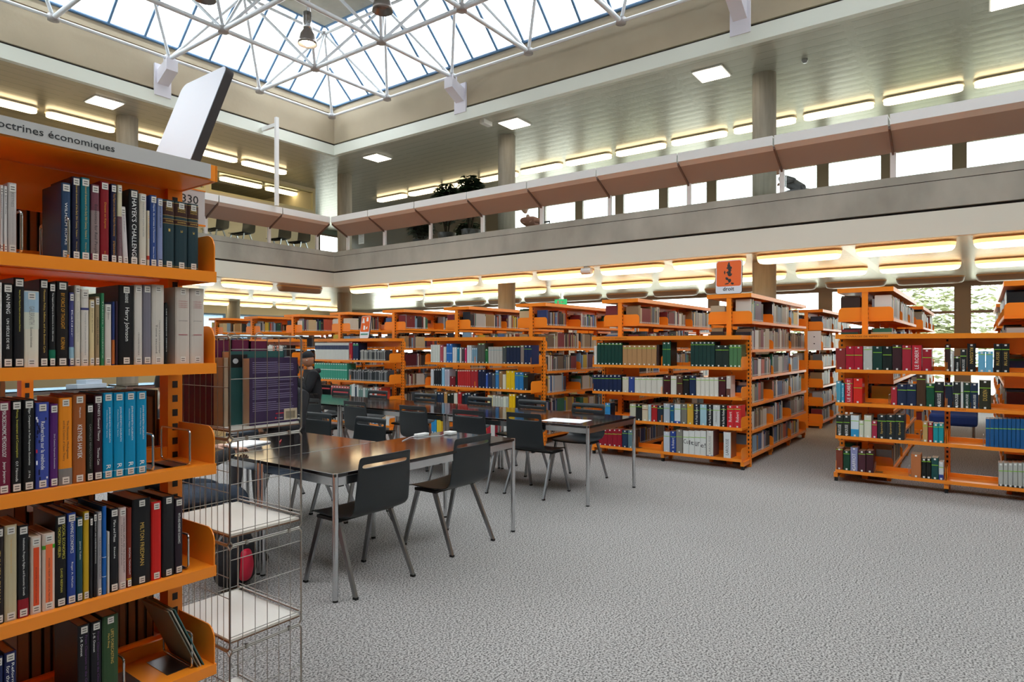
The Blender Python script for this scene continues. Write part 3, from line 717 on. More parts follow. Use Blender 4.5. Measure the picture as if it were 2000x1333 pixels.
SHELF2 = [
 (-12, 5, 552, '#D6D2CC', 'white book at the left edge of the photo', dict()),
 (5.5, 26, 554, '#121214', 'black book with white capitals', dict(t=[T('AN MING', .12, .36, .4, W_), T('UN SIÈCLE DE VIE', .42, .78, .34, W_)])),
 (27, 49, 543, '#17171B', 'tall black book with thin yellow title', dict(t=[T('Keynes, John Maynard, Keynes and International Relations', .14, .6, .2, Y_)])),
 (46.5, 77, 569, '#D9D2C0', 'cream and sky blue book', dict(t=[T('GALBRAITH', .2, .44, .34, GREYI), T('Économie hétérodoxe', .48, .74, .2, K_)], b=[(.72, .99, '#9DB9CB'), (.5, .72, '#CDD0C0')])),
 (77.5, 95, 546, '#20191A', 'brown black book with cream title', dict(t=[T('Monetary Policy, Inflation, and the Business Cycle', .12, .84, .3, G_)])),
 (96, 109.5, 553, '#14161A', 'thin black book with green foot', dict(t=[T('The Impact of Keynes on Economics in the 20th century', .12, .7, .3, W_)], b=[(.08, .2, '#0F6E52')])),
 (110, 135, 550, '#1A1718', 'black book with gold capitals', dict(t=[T('BY FORCE OF THOUGHT', .14, .56, .3, O_), T('KORNAI', .66, .8, .32, O_)])),
 (135.5, 145.5, 572, '#43457A', 'thin violet blue book', dict(t=[T('Kaldor', .24, .6, .3, W_)], b=[(.1, .26, '#8FB6C8')])),
 (146, 158, 558, '#CFC8B8', 'narrow cream book with grey lines', dict(t=[T('Economic Theory and Capitalist Society', .2, .7, .25, GREYI)])),
 (158.5, 174.5, 566, '#D4CCC2', 'cream white book with blue stamp', dict(t=[T('Chronique d\'une pensée économique', .3, .86, .25, GREYI)], b=[(.73, .76, '#4A4A7A')])),
 (175, 185.5, 586, '#D8C494', 'pale yellow booklet', dict(t=[T('La crise du monde', .14, .5, .2, K_)])),
 (186, 195.5, 580, '#9A8462', 'thin tan book', dict(t=[T('CAPITAL ET SALAIRE', .3, .7, .3, K_)])),
 (196.5, 204.5, 573, '#2F7A50', 'thin green book', dict(t=[T('Théorie monétaire', .1, .9, .2, W_)], top=False, bot=False)),
 (205, 218.5, 595, '#D2C8BE', 'short cream paperback', dict(t=[T('Néo-libéralisme', .1, .25, .2, K_)])),
 (219, 225, 590, '#2A3A6E', 'thin blue and orange booklet', dict(b=[(0.02, .4, '#B8662E')], top=False, bot=False)),
 (225.5, 231, 589, '#3A2A38', 'thin dark plum booklet', dict(top=False, bot=False)),
 (232, 262, 558, '#17171A', 'thick black book with white title', dict(t=[T('Harry Johnson', .28, .7, .34, W_), T('MOGGRIDGE', .08, .22, .2, W_)])),
 (262.5, 279, 557, '#CEC6BC', 'cream book with dark title low down', dict(t=[T('L\'ÉCONOMIE POLITIQUE', .6, .88, .22, K_)])),
 (279.5, 296.5, 557, '#76727C', 'lavender grey plain book', dict()),
 (297, 321.5, 557, '#CFC7BB', 'wide cream book with two title lines', dict(t=[T('L\'histoire de la pensée économique', .45, .86, .16, K_, .08), T('Tome second', .5, .86, .14, K_, -.16)])),
 (322, 328, 592, '#16181A', 'very thin black booklet', dict(t=[T('Les nouveaux cahiers', .1, .8, .3, W_)], top=False, bot=False)),
 (343, 371.5, 562, '#C9BEB2', 'thick cream volume with red print, left one', dict(r=1)),
 (372, 399.5, 564, '#CBC1B6', 'thick cream volume with red print, right one', dict(r=1)),
]
SHELF3 = [
 (-6, 22, 785, '#6E1432', 'crimson book with white capitals', dict(t=[T('MACROECONOMIC METHODOLOGY', .1, .6, .3, W_), T('Jesper Jespersen', .65, .88, .26, W_)])),
 (22.5, 43.5, 783, '#101012', 'black book with yellow title', dict(t=[T('Money, Investment and Consumption', .1, .62, .28, Y_), T('O.F. Hamouda', .66, .88, .24, W_)])),
 (45, 69, 781, '#141416', 'black book with plain white title', dict(t=[T('Elgar Companion to Post Keynesian Economics', .1, .72, .22, W_), T('J.E. King', .78, .86, .18, W_)])),
 (70, 97, 787, '#3A4A9A', 'blue book with red and white pattern', dict(t=[T('Recherches sur la méthode', .22, .78, .3, W_)], pat=1)),
 (97.5, 114.5, 790, '#512066', 'purple paperback', dict(t=[T('21st Century Keynesian Economics', .36, .78, .22, W_)])),
 (115, 142, 778, '#E88A1E', 'orange book with grey foot', dict(t=[T('The Nonsense, Misdiagnoses', .26, .7, .2, K_, .12), T('and the Creation of Classic Theory', .26, .72, .2, K_, -.16)], b=[(.0, .19, '#7C7874')])),
 (142.5, 169, 772, '#9A5528', 'brown book with light capitals', dict(t=[T('KEYNES HAYEK', .34, .72, .34, W_), T('Wapshott', .14, .26, .16, W_)])),
 (169.5, 183, 790, '#15180F', 'thin dark olive book', dict(t=[T('CAPITALIST REVOLUTIONARY', .26, .84, .26, GREYI)])),
 (183.5, 201, 772, '#32101F', 'dark maroon book', dict(t=[T('KEYNES\'S General Theory', .08, .54, .36, W_), T('Thomas Cate', .62, .82, .28, W_)])),
 (201.5, 222, 768, '#0088B4', 'cyan blue volume, first from the left of four', dict(j=1)),
 (222.5, 244, 767.5, '#0088B4', 'cyan blue volume, second from the left of four', dict(j=1)),
 (244.5, 266.5, 766, '#0088B4', 'cyan blue volume, third from the left of four', dict(j=1)),
 (267, 287.5, 765, '#0088B4', 'cyan blue volume, fourth from the left of four', dict(j=1)),
]
SHELF4 = [
 (-12, 8.5, 1032, '#241C1E', 'brown black book at the left edge', dict(t=[T('TULLIEN D\'AVAL', .24, .8, .3, G_)])),
 (9, 34, 1027, '#BCAE8C', 'beige book with faint gold title', dict(t=[T('The Theory of the Leisure Society', .14, .5, .12, O_)])),
 (35, 57, 1027, '#15171A', 'black book with red foot', dict(t=[T('Institutions, Property Rights, and Economic Growth', .14, .76, .26, W_)], b=[(.0, .2, '#8A1020')])),
 (60, 81.5, 1049, '#D8C4B4', 'white book with red orange stripe', dict(s='#D84A20', t=[T('ÉCONOMIE SOCIALE ET SOLIDAIRE', .4, .86, .16, K_)])),
 (83, 108.5, 1043, '#DCC6B6', 'white book with orange stripe and green band', dict(s='#E87040', t=[T('MODERN THEORY AND SOCIAL MACHINE', .32, .9, .14, K_)], b=[(.80, .85, '#4AA02C')])),
 (109, 131, 1008, '#101114', 'black book with two yellow title lines', dict(t=[T('SOCIAL ECONOMICS', .1, .48, .26, Y_, .2), T('THORSTEIN VEBLEN', .12, .45, .26, Y_, -.2), T('DAVID RIESMAN', .58, .84, .2, Y_)])),
 (131.5, 149.5, 1003, '#27408A', 'blue book with white capitals', dict(t=[T('RAMING ECONOMICS', .1, .44, .36, W_), T('Roger A. McCain', .54, .82, .26, W_)])),
 (150, 162.5, 1012, '#14424E', 'thin dark teal book', dict(t=[T('James Tobin', .28, .5, .3, W_)])),
 (163, 175, 1000, '#C09A1C', 'mustard yellow book', dict()),
 (175.5, 182, 1011, '#26262A', 'very thin grey black booklet', dict(bot=False)),
 (182.5, 190, 1003, '#18141A', 'thin black book with small white capitals', dict(t=[T('INEQUALITY AND THE PROMISE OF ECONOMICS', .1, .6, .35, W_)], bot=False)),
 (190.5, 199.5, 1001, '#A8A4A6', 'thin grey book', dict(t=[T('THE RETHINKING THEORY FOR POLICY', .3, .8, .35, INK)])),
 (200, 209, 990, '#0F5AA8', 'bright blue book', dict(b=[(.2, .206, '#DDE6F0'), (.42, .426, '#DDE6F0')], top=False, bot=False)),
 (209.5, 215, 1040, '#CFC8BC', 'very thin white booklet', dict(t=[T('économie', .2, .4, .3, K_)], top=False, bot=False)),
 (215.5, 232, 994, '#121318', 'black book with ochre top label', dict(t=[T('Marx and Mises', .14, .4, .3, W_), T('Steele', .46, .6, .2, W_)])),
 (232.5, 247.5, 993, '#C8B2AC', 'pinkish white paperback', dict(t=[T('ON RATIONAL CAPITAL AND THE SOCIAL ECONOMY', .12, .8, .26, K_, .15), T('Theory and Post-Keynes', .2, .7, .2, K_, -.2)])),
 (248, 258, 993, '#7C2818', 'red brown book with yellow stripe', dict(b=[(.1, .115, '#D8A820')], top=False, t=[T('SOCIAL THOUGHT', .5, .84, .3, W_)])),
 (259, 295.5, 975, '#121418', 'very thick black book with pale gold capitals', dict(t=[T('MILTON FRIEDMAN', .28, .78, .22, G_)])),
 (296, 316, 981, '#C61A16', 'bright red book', dict()),
 (318, 341.5, 970, '#1A1A1E', 'plain charcoal book', dict()),
 (342, 357.5, 974, '#241824', 'dark plum book with small white title', dict(t=[T('MYTH AND MONETARY ECONOMICS', .2, .6, .3, W_)])),
]
SHELF5 = [
 (-14, 7, 1285, '#1C2650', 'navy book at the left edge', dict()),
 (8, 33, 1275, '#1A2250', 'navy book with white title', dict(t=[T('Reforming Capitalism', .12, .8, .3, W_, .15), T('for the Common Good', .14, .8, .3, W_, -.2)])),
 (152, 177, 1222, '#131218', 'black book with purple title, left one of a pair', dict(t=[T('J.-B. Donnet', .12, .34, .24, W_, -.25), T('From Classroom to the Chicago School', .12, .9, .24, P_I, .12)])),
 (177.5, 199.5, 1215, '#131218', 'black book with purple title, right one of a pair', dict(t=[T('J.-B. Donnet', .12, .34, .24, W_, -.25), T('From Classroom to the Chicago School', .12, .9, .24, P_I, .12)])),
 (200, 232, 1203, '#2F4A2C', 'thick dark green book with gold title', dict(t=[T('LIFE\'S FORECASTING', .16, .55, .18, G_, .1), T('Mark Blaug', .2, .36, .14, G_, -.14)])),
]
SNAME = ['', 'top shelf', 'second shelf', 'third shelf', 'fourth shelf', 'fifth shelf']
for si, (shelf, z0) in enumerate(zip((SHELF1, SHELF2, SHELF3, SHELF4, SHELF5), (1.725, 1.42, 1.084, .743, .4145)), 1):
    for (pl, pr, yt, col, desc, o) in shelf:
        xl, xr = Xat(pl, YB), Xat(pr, YB); zt = Zat(yt, (xl+xr)/2, YB)
        tl = list(o.get('t', [])); bd = list(o.get('b', [])); top = o.get('top', True); bot = o.get('bot', True)
        if 'v' in o:
            bd = [(.6, .63, '#5A2E1E'), (.66, .72, '#3A1D18'), (.775, .965, '#3A1D18')]+[(q, q+.006, '#C9A55C') for q in (.655, .72, .77, .965, .035)]
            tl = [T(o['v'], .42, .46, .16, G_)]
            bd = bd[1:]
        if 'r' in o: tl = [T('', 0, 1, .1, R_)][:0]
        if 'j' in o:
            tl = [T('JOHN KENNETH GALBRAITH', .17, .58, .2, W_, .1), T('Collection Major Series', .2, .52, .12, W_, -.16), T('R', .84, .89, .42, W_)]; bd = [(.08, .084, '#D8E8F0')]
        if 's' in o: pass
        t = near_book(xl, xr, z0, zt, col, desc, SNAME[si]+' of the nearest bookcase', 'books on the %s of the nearest bookcase' % SNAME[si], titles=tl, bands=bd, top=top, bot=bot, lean=o.get('lean', 0),
                      depth_=min(.23, max(.14, (zt-z0)*.68)))
        w_ = xr-xl; h = zt-z0
        if 's' in o: MB().box((-w_*.26, -.0009, .02), (w_*.26, -.0004, h-.03), o['s']).build('spine_stripe', BOOK, t)
        if 'v' in o:
            for q in (.93, .905, .88, .85): text('title', 'HISTORY' if q > .92 else 'OF POLITICAL', G_, t, (0, -.0011, q*h), (1, 0, 0), (0, 0, 1), (w_*(.4 if q > .92 else .62), .0045))
            text('title', 'SCHUMPETER', G_, t, (0, -.0011, .69*h), (1, 0, 0), (0, 0, 1), (w_*.66, .005))
        if 'r' in o:
            for q in (.82, .79, .765, .74): text('title', 'LA THÉORIE GÉNÉRALE', R_, t, (0, -.0011, q*h), (1, 0, 0), (0, 0, 1), (w_*.6, .0045))
            text('title', 'JOHN MAYNARD', K_, t, (0, -.0011, .56*h), (1, 0, 0), (0, 0, 1), (w_*.6, .004)); MB().box((-w_*.3, -.0009, .375*h), (w_*.3, -.0004, .385*h), '#B06068').build('ornament', BOOK, t)
        if 'pat' in o:
            b = MB(); r2 = random.Random(3)
            for k in range(26):
                x = r2.uniform(-.45, .42)*w_; z = r2.uniform(.02, .96)*h
                if abs(x) > .2*w_: b.box((x-.002, -.0008, z), (x+.0015, -.0004, z+r2.uniform(.004, .016)), r2.choice(['#C8283C', '#E8E8EC', '#14143A', '#14143A']))
            b.build('pattern', BOOK, t)
# the backs (fore edges) of books shelved from the other side
r2 = random.Random(8); n = 0
for (z0, runs) in ((1.725, [(20, 100)]), (1.42, [(330, 345)]), (1.084, [(0, 36), (290, 312)]), (.743, [(30, 190)]), (.4145, [(36, 150), (236, 305)])):
    for a_, c_ in runs:
        x = Xat(a_, 2.40); xe = Xat(c_, 2.40)
        while x < xe-.012:
            w_ = min(r2.uniform(.02, .04), xe-x); h = r2.uniform(.21, .26)
            n += 1
            near_book(x, x+w_, z0, z0+h, r2.choice(['#3A2A26', '#1E1A1C', '#5A4A3A', '#28241E']), 'brown-paged book shelved backwards to view, %s of its kind' % (ORD[n]),
                      'nearest bookcase rear face', 'books shelved from the other side, seen by their page edges', depth_=.17, top=False, bot=False, yb=2.585, back=True, pages='#9A7C5C')
            x += w_+.002
# thin grey albums leaning on the fifth shelf
xa = Xat(392, 2.1)
for k, (c_, d_) in enumerate((('#6E6E60', 'grey green thin album leaning against the shelf end'), ('#B8AFA0', 'pale thin booklet leaning in front of the green album'), ('#3E6A68', 'thin teal booklet leaning at the shelf end'))):
    near_book(xa-.016+k*.010-.0, xa-.010+k*.010, .4145, .4145+.235, c_, d_, 'fifth shelf of the nearest bookcase', 'booklets leaning on the fifth shelf', depth_=.18, top=False, bot=False, lean=-.42)
# chrome bookends
def bookend(px, z0, lab, y0=2.098, y1=2.29, h=.115, flange=-1):
    x = Xat(px, y0); t = empty('bookend', (x, y0, z0)); tag(t, lab, 'bookend', 'wire bookends on the nearest bookcase')
    d = y1-y0; r = .012; pts = []
    for cy, cz, a0 in ((r, .004+r, PI), (d-r, .004+r, 1.5*PI), (d-r, h-r, 0), (r, h-r, PI/2)):
        for k in range(5):
            a = a0+PI/2*k/4; pts.append((0, cy+r*math.cos(a), cz+r*math.sin(a)))
    # start front-bottom corner going round
    pts.append(pts[0]); MB().path(pts, .0036, 8).build('wire_loop', CHROME, t)
    MB().box((0 if flange > 0 else -.07, .02, 0), (.07 if flange > 0 else 0, d-.03, .0012)).build('foot_plate', STEEL, t)
bookend(42, 1.726, 'chrome wire bookend beside the grey white book, top shelf of nearest bookcase', y0=2.08, flange=-1)
bookend(134, 1.726, 'chrome wire bookend clasping the dark blue book, top shelf of nearest bookcase', y0=2.078, flange=1)
bookend(299, 1.085, 'chrome wire bookend right of the cyan volumes, third shelf of nearest bookcase', flange=1)
bookend(371, 1.085, 'chrome wire bookend standing free at the shelf end, third shelf of nearest bookcase', flange=-1)
bookend(368, .744, 'chrome wire bookend right of the dark plum book, fourth shelf of nearest bookcase', flange=-1)
bookend(242, .4155, 'chrome wire bookend right of the green book, fifth shelf of nearest bookcase', flange=1)
bookend(375, .4155, 'chrome wire bookend propping the leaning albums, fifth shelf of nearest bookcase', flange=-1)
bookend(163, .4155, 'chrome wire bookend left of the black pair, fifth shelf of nearest bookcase', y0=2.16, flange=-1)
# ---------------- reference case books (each a mesh of its own, lettering as a child)
LIME = '#8CC63A'
def ref_book(xf, px0, px1, z0, yt, col, lab, grp, band=None, stick=True, side=None, title=None, bandcol=LIME, foot=None, inset=.008, up=True):
    """spine faces -X on plane xf; band = height fraction of the lime tape"""
    X = xf+inset; ya, yb_ = Yat(px0, X), Yat(px1, X)
    w_ = ya-yb_-.0026; yc = (ya+yb_)/2; zt = Zat(yt, X, yc); h = max(.12, zt-z0); d = min(.235, h*.7)
    b = MB(); a = w_/2; sc_ = side or col
    b.box((-a, .002, 0), (a, d, h), col, fc={1: PAGE, 3: sc_, 5: sc_})
    b.prism([(-a*.97, .002), (-a*.86, -.0002), (-a*.5, -.0015), (a*.5, -.0015), (a*.86, -.0002), (a*.97, .002)], 2, 0, h, col); b.box((-a*1.0, 0, h), (-a*.86, d, h+.002), col); b.box((a*.86, 0, h), (a, d, h+.002), col)
    if band is not None: b.box((-a, -.0022, h*band-.0035), (a, -.0014, h*band+.0035), bandcol)
    if foot: b.box((-a, -.002, 0), (a, -.0014, h*foot[0]), foot[1])
    if stick:
        s = min(a*.5, .009); b.box((-s, -.0025, h-.022), (s, -.0015, h-.006), '#E6E6E2'); b.box((-s, -.0025, .004), (s, -.0015, .022), '#E6E6E2')
    o = b.build('book', BOOK, None, (X, yc, z0+.0005), (0, 0, -PI/2)); tag(o, uniq(lab), 'book', grp)
    if title:
        body, f0, f1, hf, ink = title
        zc = h*(f0+f1)/2
        if up: text('title', body, ink, o, (0, -.003, zc), (0, 0, 1), (-1, 0, 0), ((f1-f0)*h, w_*hf))
        else: text('title', body, ink, o, (0, -.003, zc), (0, 0, -1), (1, 0, 0), ((f1-f0)*h, w_*hf))
    return o
def ref_shelf(xf, z0, where, items):
    seen_d = {}
    for it in items:
        if it[0] == 'set':      # ('set', pxa, pxb, n, yt, col, desc, opts)
            _, a, c, n, yt, col, desc, o = it
            for k in range(n):
                p0 = a+(c-a)*k/n; p1 = a+(c-a)*(k+1)/n
                ref_book(xf, p0, p1, z0, yt, col, '%s, %s from left of %s, %s' % (desc, ORD[k+1], NUM[n] if n < 13 else n, where), '%s, %s' % (desc, where), **o)
        else:
            a, c, yt, col, desc, o = it
            ref_book(xf, a, c, z0, yt, col, '%s, %s' % (desc, where), 'books, '+where, **o)
def D(**k): return k
M_, R__, N__ = 7.72, 7.72, 7.25
wM = 'central reference case'; wR = 'right reference case'; wN = 'left-centre reference case'
ref_shelf(M_, 1.22, 'top shelf, '+wM, [
 (1160, 1165.5, 676, '#D8D6CC', 'plain white book at the left end', D()),
 ('set', 1166, 1215, 7, 670, '#0F3D34', 'dark green volume', D(band=.93)),
 ('set', 1216, 1282, 7, 675, '#B4895C', 'tan volume', D(band=.86)),
 (1282.5, 1287.5, 674, '#33201C', 'dark brown thin book', D(stick=False)),
 ('set', 1293.6, 1310, 2, 669, '#1A5140', 'green volume before the gap', D(band=.7, side='#15140F')),
 ('set', 1348.6, 1396, 6, 668, '#1A3A36', 'slate green volume', D(band=.88)),
 ('set', 1397, 1423.5, 2, 675, '#1F2E2A', 'wide black green volume', D(band=.78)),
 ('set', 1424, 1448, 3, 674, '#4F7A50', 'light green volume', D(band=.88, side='#3A4A20'))])
ref_shelf(M_, .86, 'second shelf, '+wM, [
 ('set', 1158, 1213, 7, 733, '#18264A', 'navy volume', D(band=.78, side='#14181E')),
 (1215.6, 1227.5, 737, '#CFC8B6', 'beige book', D(band=.88)), (1228, 1239, 737, '#33488E', 'royal blue book', D()),
 ('set', 1239.5, 1294, 5, 738, '#D6D2C6', 'ivory volume', D(band=.88)),
 (1296, 1309, 734, '#43191E', 'maroon book with lime tape', D(band=.74)), (1310, 1321, 735, '#DAD6CA', 'single ivory book', D(band=.82)),
 (1322, 1333, 736, '#52342A', 'brown book with lime tape', D(band=.62)), (1334, 1345.5, 734, '#1A1A1C', 'black book with lime tape', D(band=.78)), (1346.5, 1358.7, 734, '#1E2E52', 'navy book with lime tape', D(band=.82)),
 ('set', 1359.5, 1403, 5, 738, '#DCD8CC', 'cream white volume', D(band=.86)),
 (1404, 1417, 737, '#47161E', 'dark wine red book', D(band=.82)), (1418.5, 1427, 735, '#CFC6BC', 'white and brown marbled book', D(foot=(.4, '#6A4238')))])
ref_shelf(M_, .5, 'third shelf, '+wM, [
 (1176, 1181, 800, '#D4D2CC', 'small white book', D(stick=False)), (1181.5, 1192, 788, '#2F86C0', 'light blue book left of the gap', D(band=.82, side='#1A2234')),
 (1230, 1241.6, 790, '#BEBCA8', 'grey green pale book', D(band=.84)), (1242, 1253.6, 790, '#1C1E20', 'black book', D(band=.84)), (1254, 1265.5, 792, '#CFC2A6', 'beige book with red band', D(bandcol='#8C3428', band=.72)),
 (1266, 1271.5, 791, '#A8C4D0', 'thin pale blue book', D()), (1272, 1283.5, 792, '#A82024', 'red book', D(band=.86)), (1284, 1295, 793, '#1C2A3A', 'dark navy book', D(band=.84)),
 (1296, 1308, 789, '#AEB8C2', 'silver blue book', D(band=.76)), (1309, 1316, 792, '#1C5A86', 'blue and white narrow book', D(band=.7)), (1317, 1329, 790, '#D2DAE0', 'white book with blue foot', D(band=.74, foot=(.12, '#2A4A9A'))),
 (1330, 1341.5, 790, '#77756C', 'grey book', D(band=.76)), (1342, 1354, 790, '#D2A43A', 'yellow ochre book', D(band=.78)),
 (1355, 1366, 790, '#1A2030', 'black dictionary with white title, leftmost of three', D(band=.7, title=('le Petit Robert', .14, .86, .42, INKW))), (1367, 1380, 791, '#9EC2CE', 'pale turquoise book', D(band=.8)),
 (1381, 1392, 791, '#17191F', 'black dictionary with white title, middle of three', D(band=.75, title=('le Petit Robert', .14, .86, .42, INKW))), (1392.5, 1406, 792, '#C8CCCA', 'white grey dictionary', D(band=.76, title=('FRANÇAIS', .2, .7, .3, GREYI))),
 (1407, 1418.5, 792, '#1A1C20', 'black dictionary with white title, rightmost of three', D(band=.8, title=('le Petit Robert', .14, .86, .42, INKW))),
 ('set', 1419.5, 1447, 2, 793, '#CE2630', 'red dictionary', D(band=.84, title=('Robert', .26, .72, .42, INKW)))])
ref_shelf(M_, .13, 'bottom shelf, '+wM, [
 ('set', 1168, 1214.5, 5, 839, '#96142A', 'crimson volume', D(band=.72)), (1215, 1226, 841, '#1D3450', 'navy blue book', D(band=.82)), (1226.5, 1237, 841, '#5E7C86', 'blue grey book', D(band=.8, side='#4A3A30')),
 (1296, 1308, 844, '#C2CAD6', 'white and blue book', D(band=.78)), (1309, 1320, 843, '#24408E', 'blue dictionary with white title', D(band=.74, title=('le Robert', .2, .7, .45, INKW))), (1320.5, 1333, 840, '#85827A', 'tall grey book', D(band=.7)),
 ('set', 1334, 1379, 4, 842, '#DADCD8', 'white encyclopedia volume with black script', D(band=.72, stick=False)),
 (1380, 1393, 842, '#D6D4CC', 'white dictionary with colourful cover side', D(title=('LAROUSSE', .1, .8, .34, GREYI), side='#7A5A5C', foot=(.04, '#8A8AA0'))), (1413, 1427.5, 845, '#D8DCDC', 'white dictionary with brown patterned side', D(title=('LAROUSSE', .12, .74, .4, INK), side='#8A5634'))])
for k, ch in enumerate(('Cu', 'lt', 'ur', 'e!')):
    pc = 1334+45*(k+.5)/4; yy = Yat(pc, M_)
    vol = [o for o in bpy.data.objects if str(o.get('label', '')).startswith('white encyclopedia volume') and abs(o.location.y-yy) < .03]
    if vol: text('script_lettering', ch, INK, vol[0], (0, -.003, .155-.01*k), (1, 0, 0), (0, 0, 1), (.06, .055))
ref_shelf(R__, 1.22, 'top shelf, '+wR, [
 (1632, 1651.6, 681, '#8E3030', 'brick red book at the left end', D()), ('set', 1652, 1685, 2, 677, '#B01830', 'crimson dictionary', D(band=.62)),
 (1686, 1703.7, 677, '#BFC0BA', 'light grey book', D(band=.86)), (1704.5, 1723, 677, '#163A34', 'dark green book', D(band=.74)), (1724, 1742, 677, '#14201F', 'black book with gold dot', D(band=.64)),
 (1743, 1761, 674, '#3C2026', 'dark brown book with high tape', D(band=.9)), (1762, 1780, 675, '#A82636', 'red book with high lime tape', D(band=.87)), (1781, 1800, 675, '#C42434', 'red book with large white title', D(stick=False, title=('LE ROBERT', .08, .93, .42, INKW))),
 (1801, 1819.6, 683, '#A01C2C', 'shorter crimson book', D(band=.62)),
 (1845.5, 1856, 674, '#36201F', 'dark brown narrow book', D(band=.86)), (1857, 1863, 686, '#CFCECA', 'thin white pink book', D()), (1863.5, 1875, 696, '#1E2220', 'short black and white dictionary', D(band=.9, title=('Larousse', .1, .6, .4, INKW))),
 (1875.5, 1888, 683, '#24282A', 'medium black and white dictionary', D(band=.7, title=('LAROUSSE', .08, .55, .4, INKW))), (1889, 1906, 672, '#15151A', 'thick black dictionary with gold capitals', D(title=('RUSSIAN', .3, .86, .4, INKG), up=False)),
 ('set', 1910, 1940, 2, 687, '#6CB0D2', 'light blue volume', D(band=.85)), ('set', 1941, 1972, 2, 672, '#17181A', 'black dictionary with gold capitals', D(band=.8, title=('RUSSE', .25, .72, .4, INKG)))])
ref_shelf(R__, .86, 'second shelf, '+wR, [
 (1633, 1642.5, 745, '#4E9CB4', 'turquoise book at the left end', D()), (1643, 1649, 749, '#3EA2C0', 'thin turquoise dictionary', D(title=('Italien', .3, .75, .5, INKW))),
 (1650, 1665.5, 740, '#C42434', 'red dictionary with large white title', D(band=.8, stick=False, title=('LE ROBERT', .06, .95, .42, INKW))), (1666.5, 1684, 740, '#DA2A1E', 'bright red book before the gap', D(band=.62)),
 (1740, 1752, 757, '#B02A38', 'short red book after the gap', D()), ('set', 1752.5, 1789.5, 2, 751, '#1C2A48', 'navy dictionary', D(band=.72)), (1790, 1808, 733, '#4A3220', 'tall brown book', D(band=.86)),
 (1809, 1825, 750, '#165038', 'green book with lime tape', D(band=.86)), (1825.5, 1843, 747, '#22262A', 'dictionary with white top half beside the post', D(band=.62, title=('LAROUSSE', .06, .55, .42, INKW))),
 (1845.5, 1860, 748, '#1E263A', 'navy book right of the post', D(band=.88)), (1861, 1876, 747, '#24282A', 'black and white dictionary right of the navy book', D(band=.55, title=('LAROUSSE', .05, .55, .4, INKW))), (1876.5, 1881.5, 747, '#DCDCD8', 'thin white book', D(band=.6)),
 (1882, 1895.5, 748, '#1E3A30', 'dark dictionary with red top', D(band=.66, title=('LAROUSSE', .1, .55, .35, INKW))), (1896, 1911, 749, '#1C2E48', 'blue dictionary with white top', D(band=.66, title=('LAROUSSE', .1, .55, .35, INKW))),
 (1912, 1936, 744, '#2E2E20', 'thick dark olive dictionary', D(band=.74, title=('DUDEN', .3, .68, .35, INKG)))])
ref_shelf(R__, .5, 'third shelf, '+wR, [
 ('set', 1633, 1660, 2, 812, '#2A2E2C', 'black dictionary with white top', D(band=.66, side='#8A6A50', title=('LAROUSSE', .06, .55, .45, INKW))),
 (1661.5, 1677.6, 812, '#D4DCE0', 'white book with blue wave', D(band=.74, foot=(.35, '#2E96C8'))), (1678, 1687, 822, '#D2D4BE', 'short cream book', D(band=.78)), (1687.5, 1702, 812, '#D6D6C2', 'cream book', D(band=.76)),
 (1702.5, 1713, 823, '#A82A48', 'crimson pink book', D(band=.78)), ('set', 1713.5, 1766, 3, 811, '#20282C', 'dark slate dictionary with gold capitals', D(band=.74, title=('Spanish', .2, .7, .3, INKG))),
 (1802, 1812, 825, '#C09A62', 'sandy tan book', D(band=.8)), (1812.5, 1822, 826, '#A82428', 'small red book', D(band=.8)), ('set', 1822.5, 1843, 2, 828, '#14929C', 'teal volume', D(band=.82)),
 ('set', 1925, 2018, 11, 819, '#16568E', 'blue volume', D(band=.66, stick=False))])
ref_shelf(R__, .13, 'bottom shelf, '+wR, [
 (1632.5, 1646, 876, '#7C3A2A', 'rust brown book at the left end', D(band=.94)), (1647, 1660, 881, '#14402E', 'dark green book', D(band=.84)), (1661, 1675, 875, '#8A8CB4', 'lilac dictionary with white title', D(title=('GAFFIOT', .05, .75, .5, INKW))),
 (1676, 1690.5, 881, '#4E2630', 'plum brown book', D(band=.84)), (1691.5, 1706, 881, '#421C24', 'wine brown book before the gap', D(band=.84)),
 (1779, 1799, 888, '#BE7444', 'tall tan leather book', D()), ('set', 1800, 1818.5, 2, 896, '#171A18', 'black narrow volume with red patch', D(band=.84)), (1819, 1833, 895, '#1A4C4C', 'dark teal book', D(band=.66)),
 (1833.5, 1843, 903, '#D0D6D8', 'white and blue slim book', D(band=.7, foot=(.3, '#2C3E8C'))),
 ('set', 1950, 2016, 7, 905, '#B4B6B0', 'pale grey volume', D(band=.66, foot=(.08, '#22241F')))])
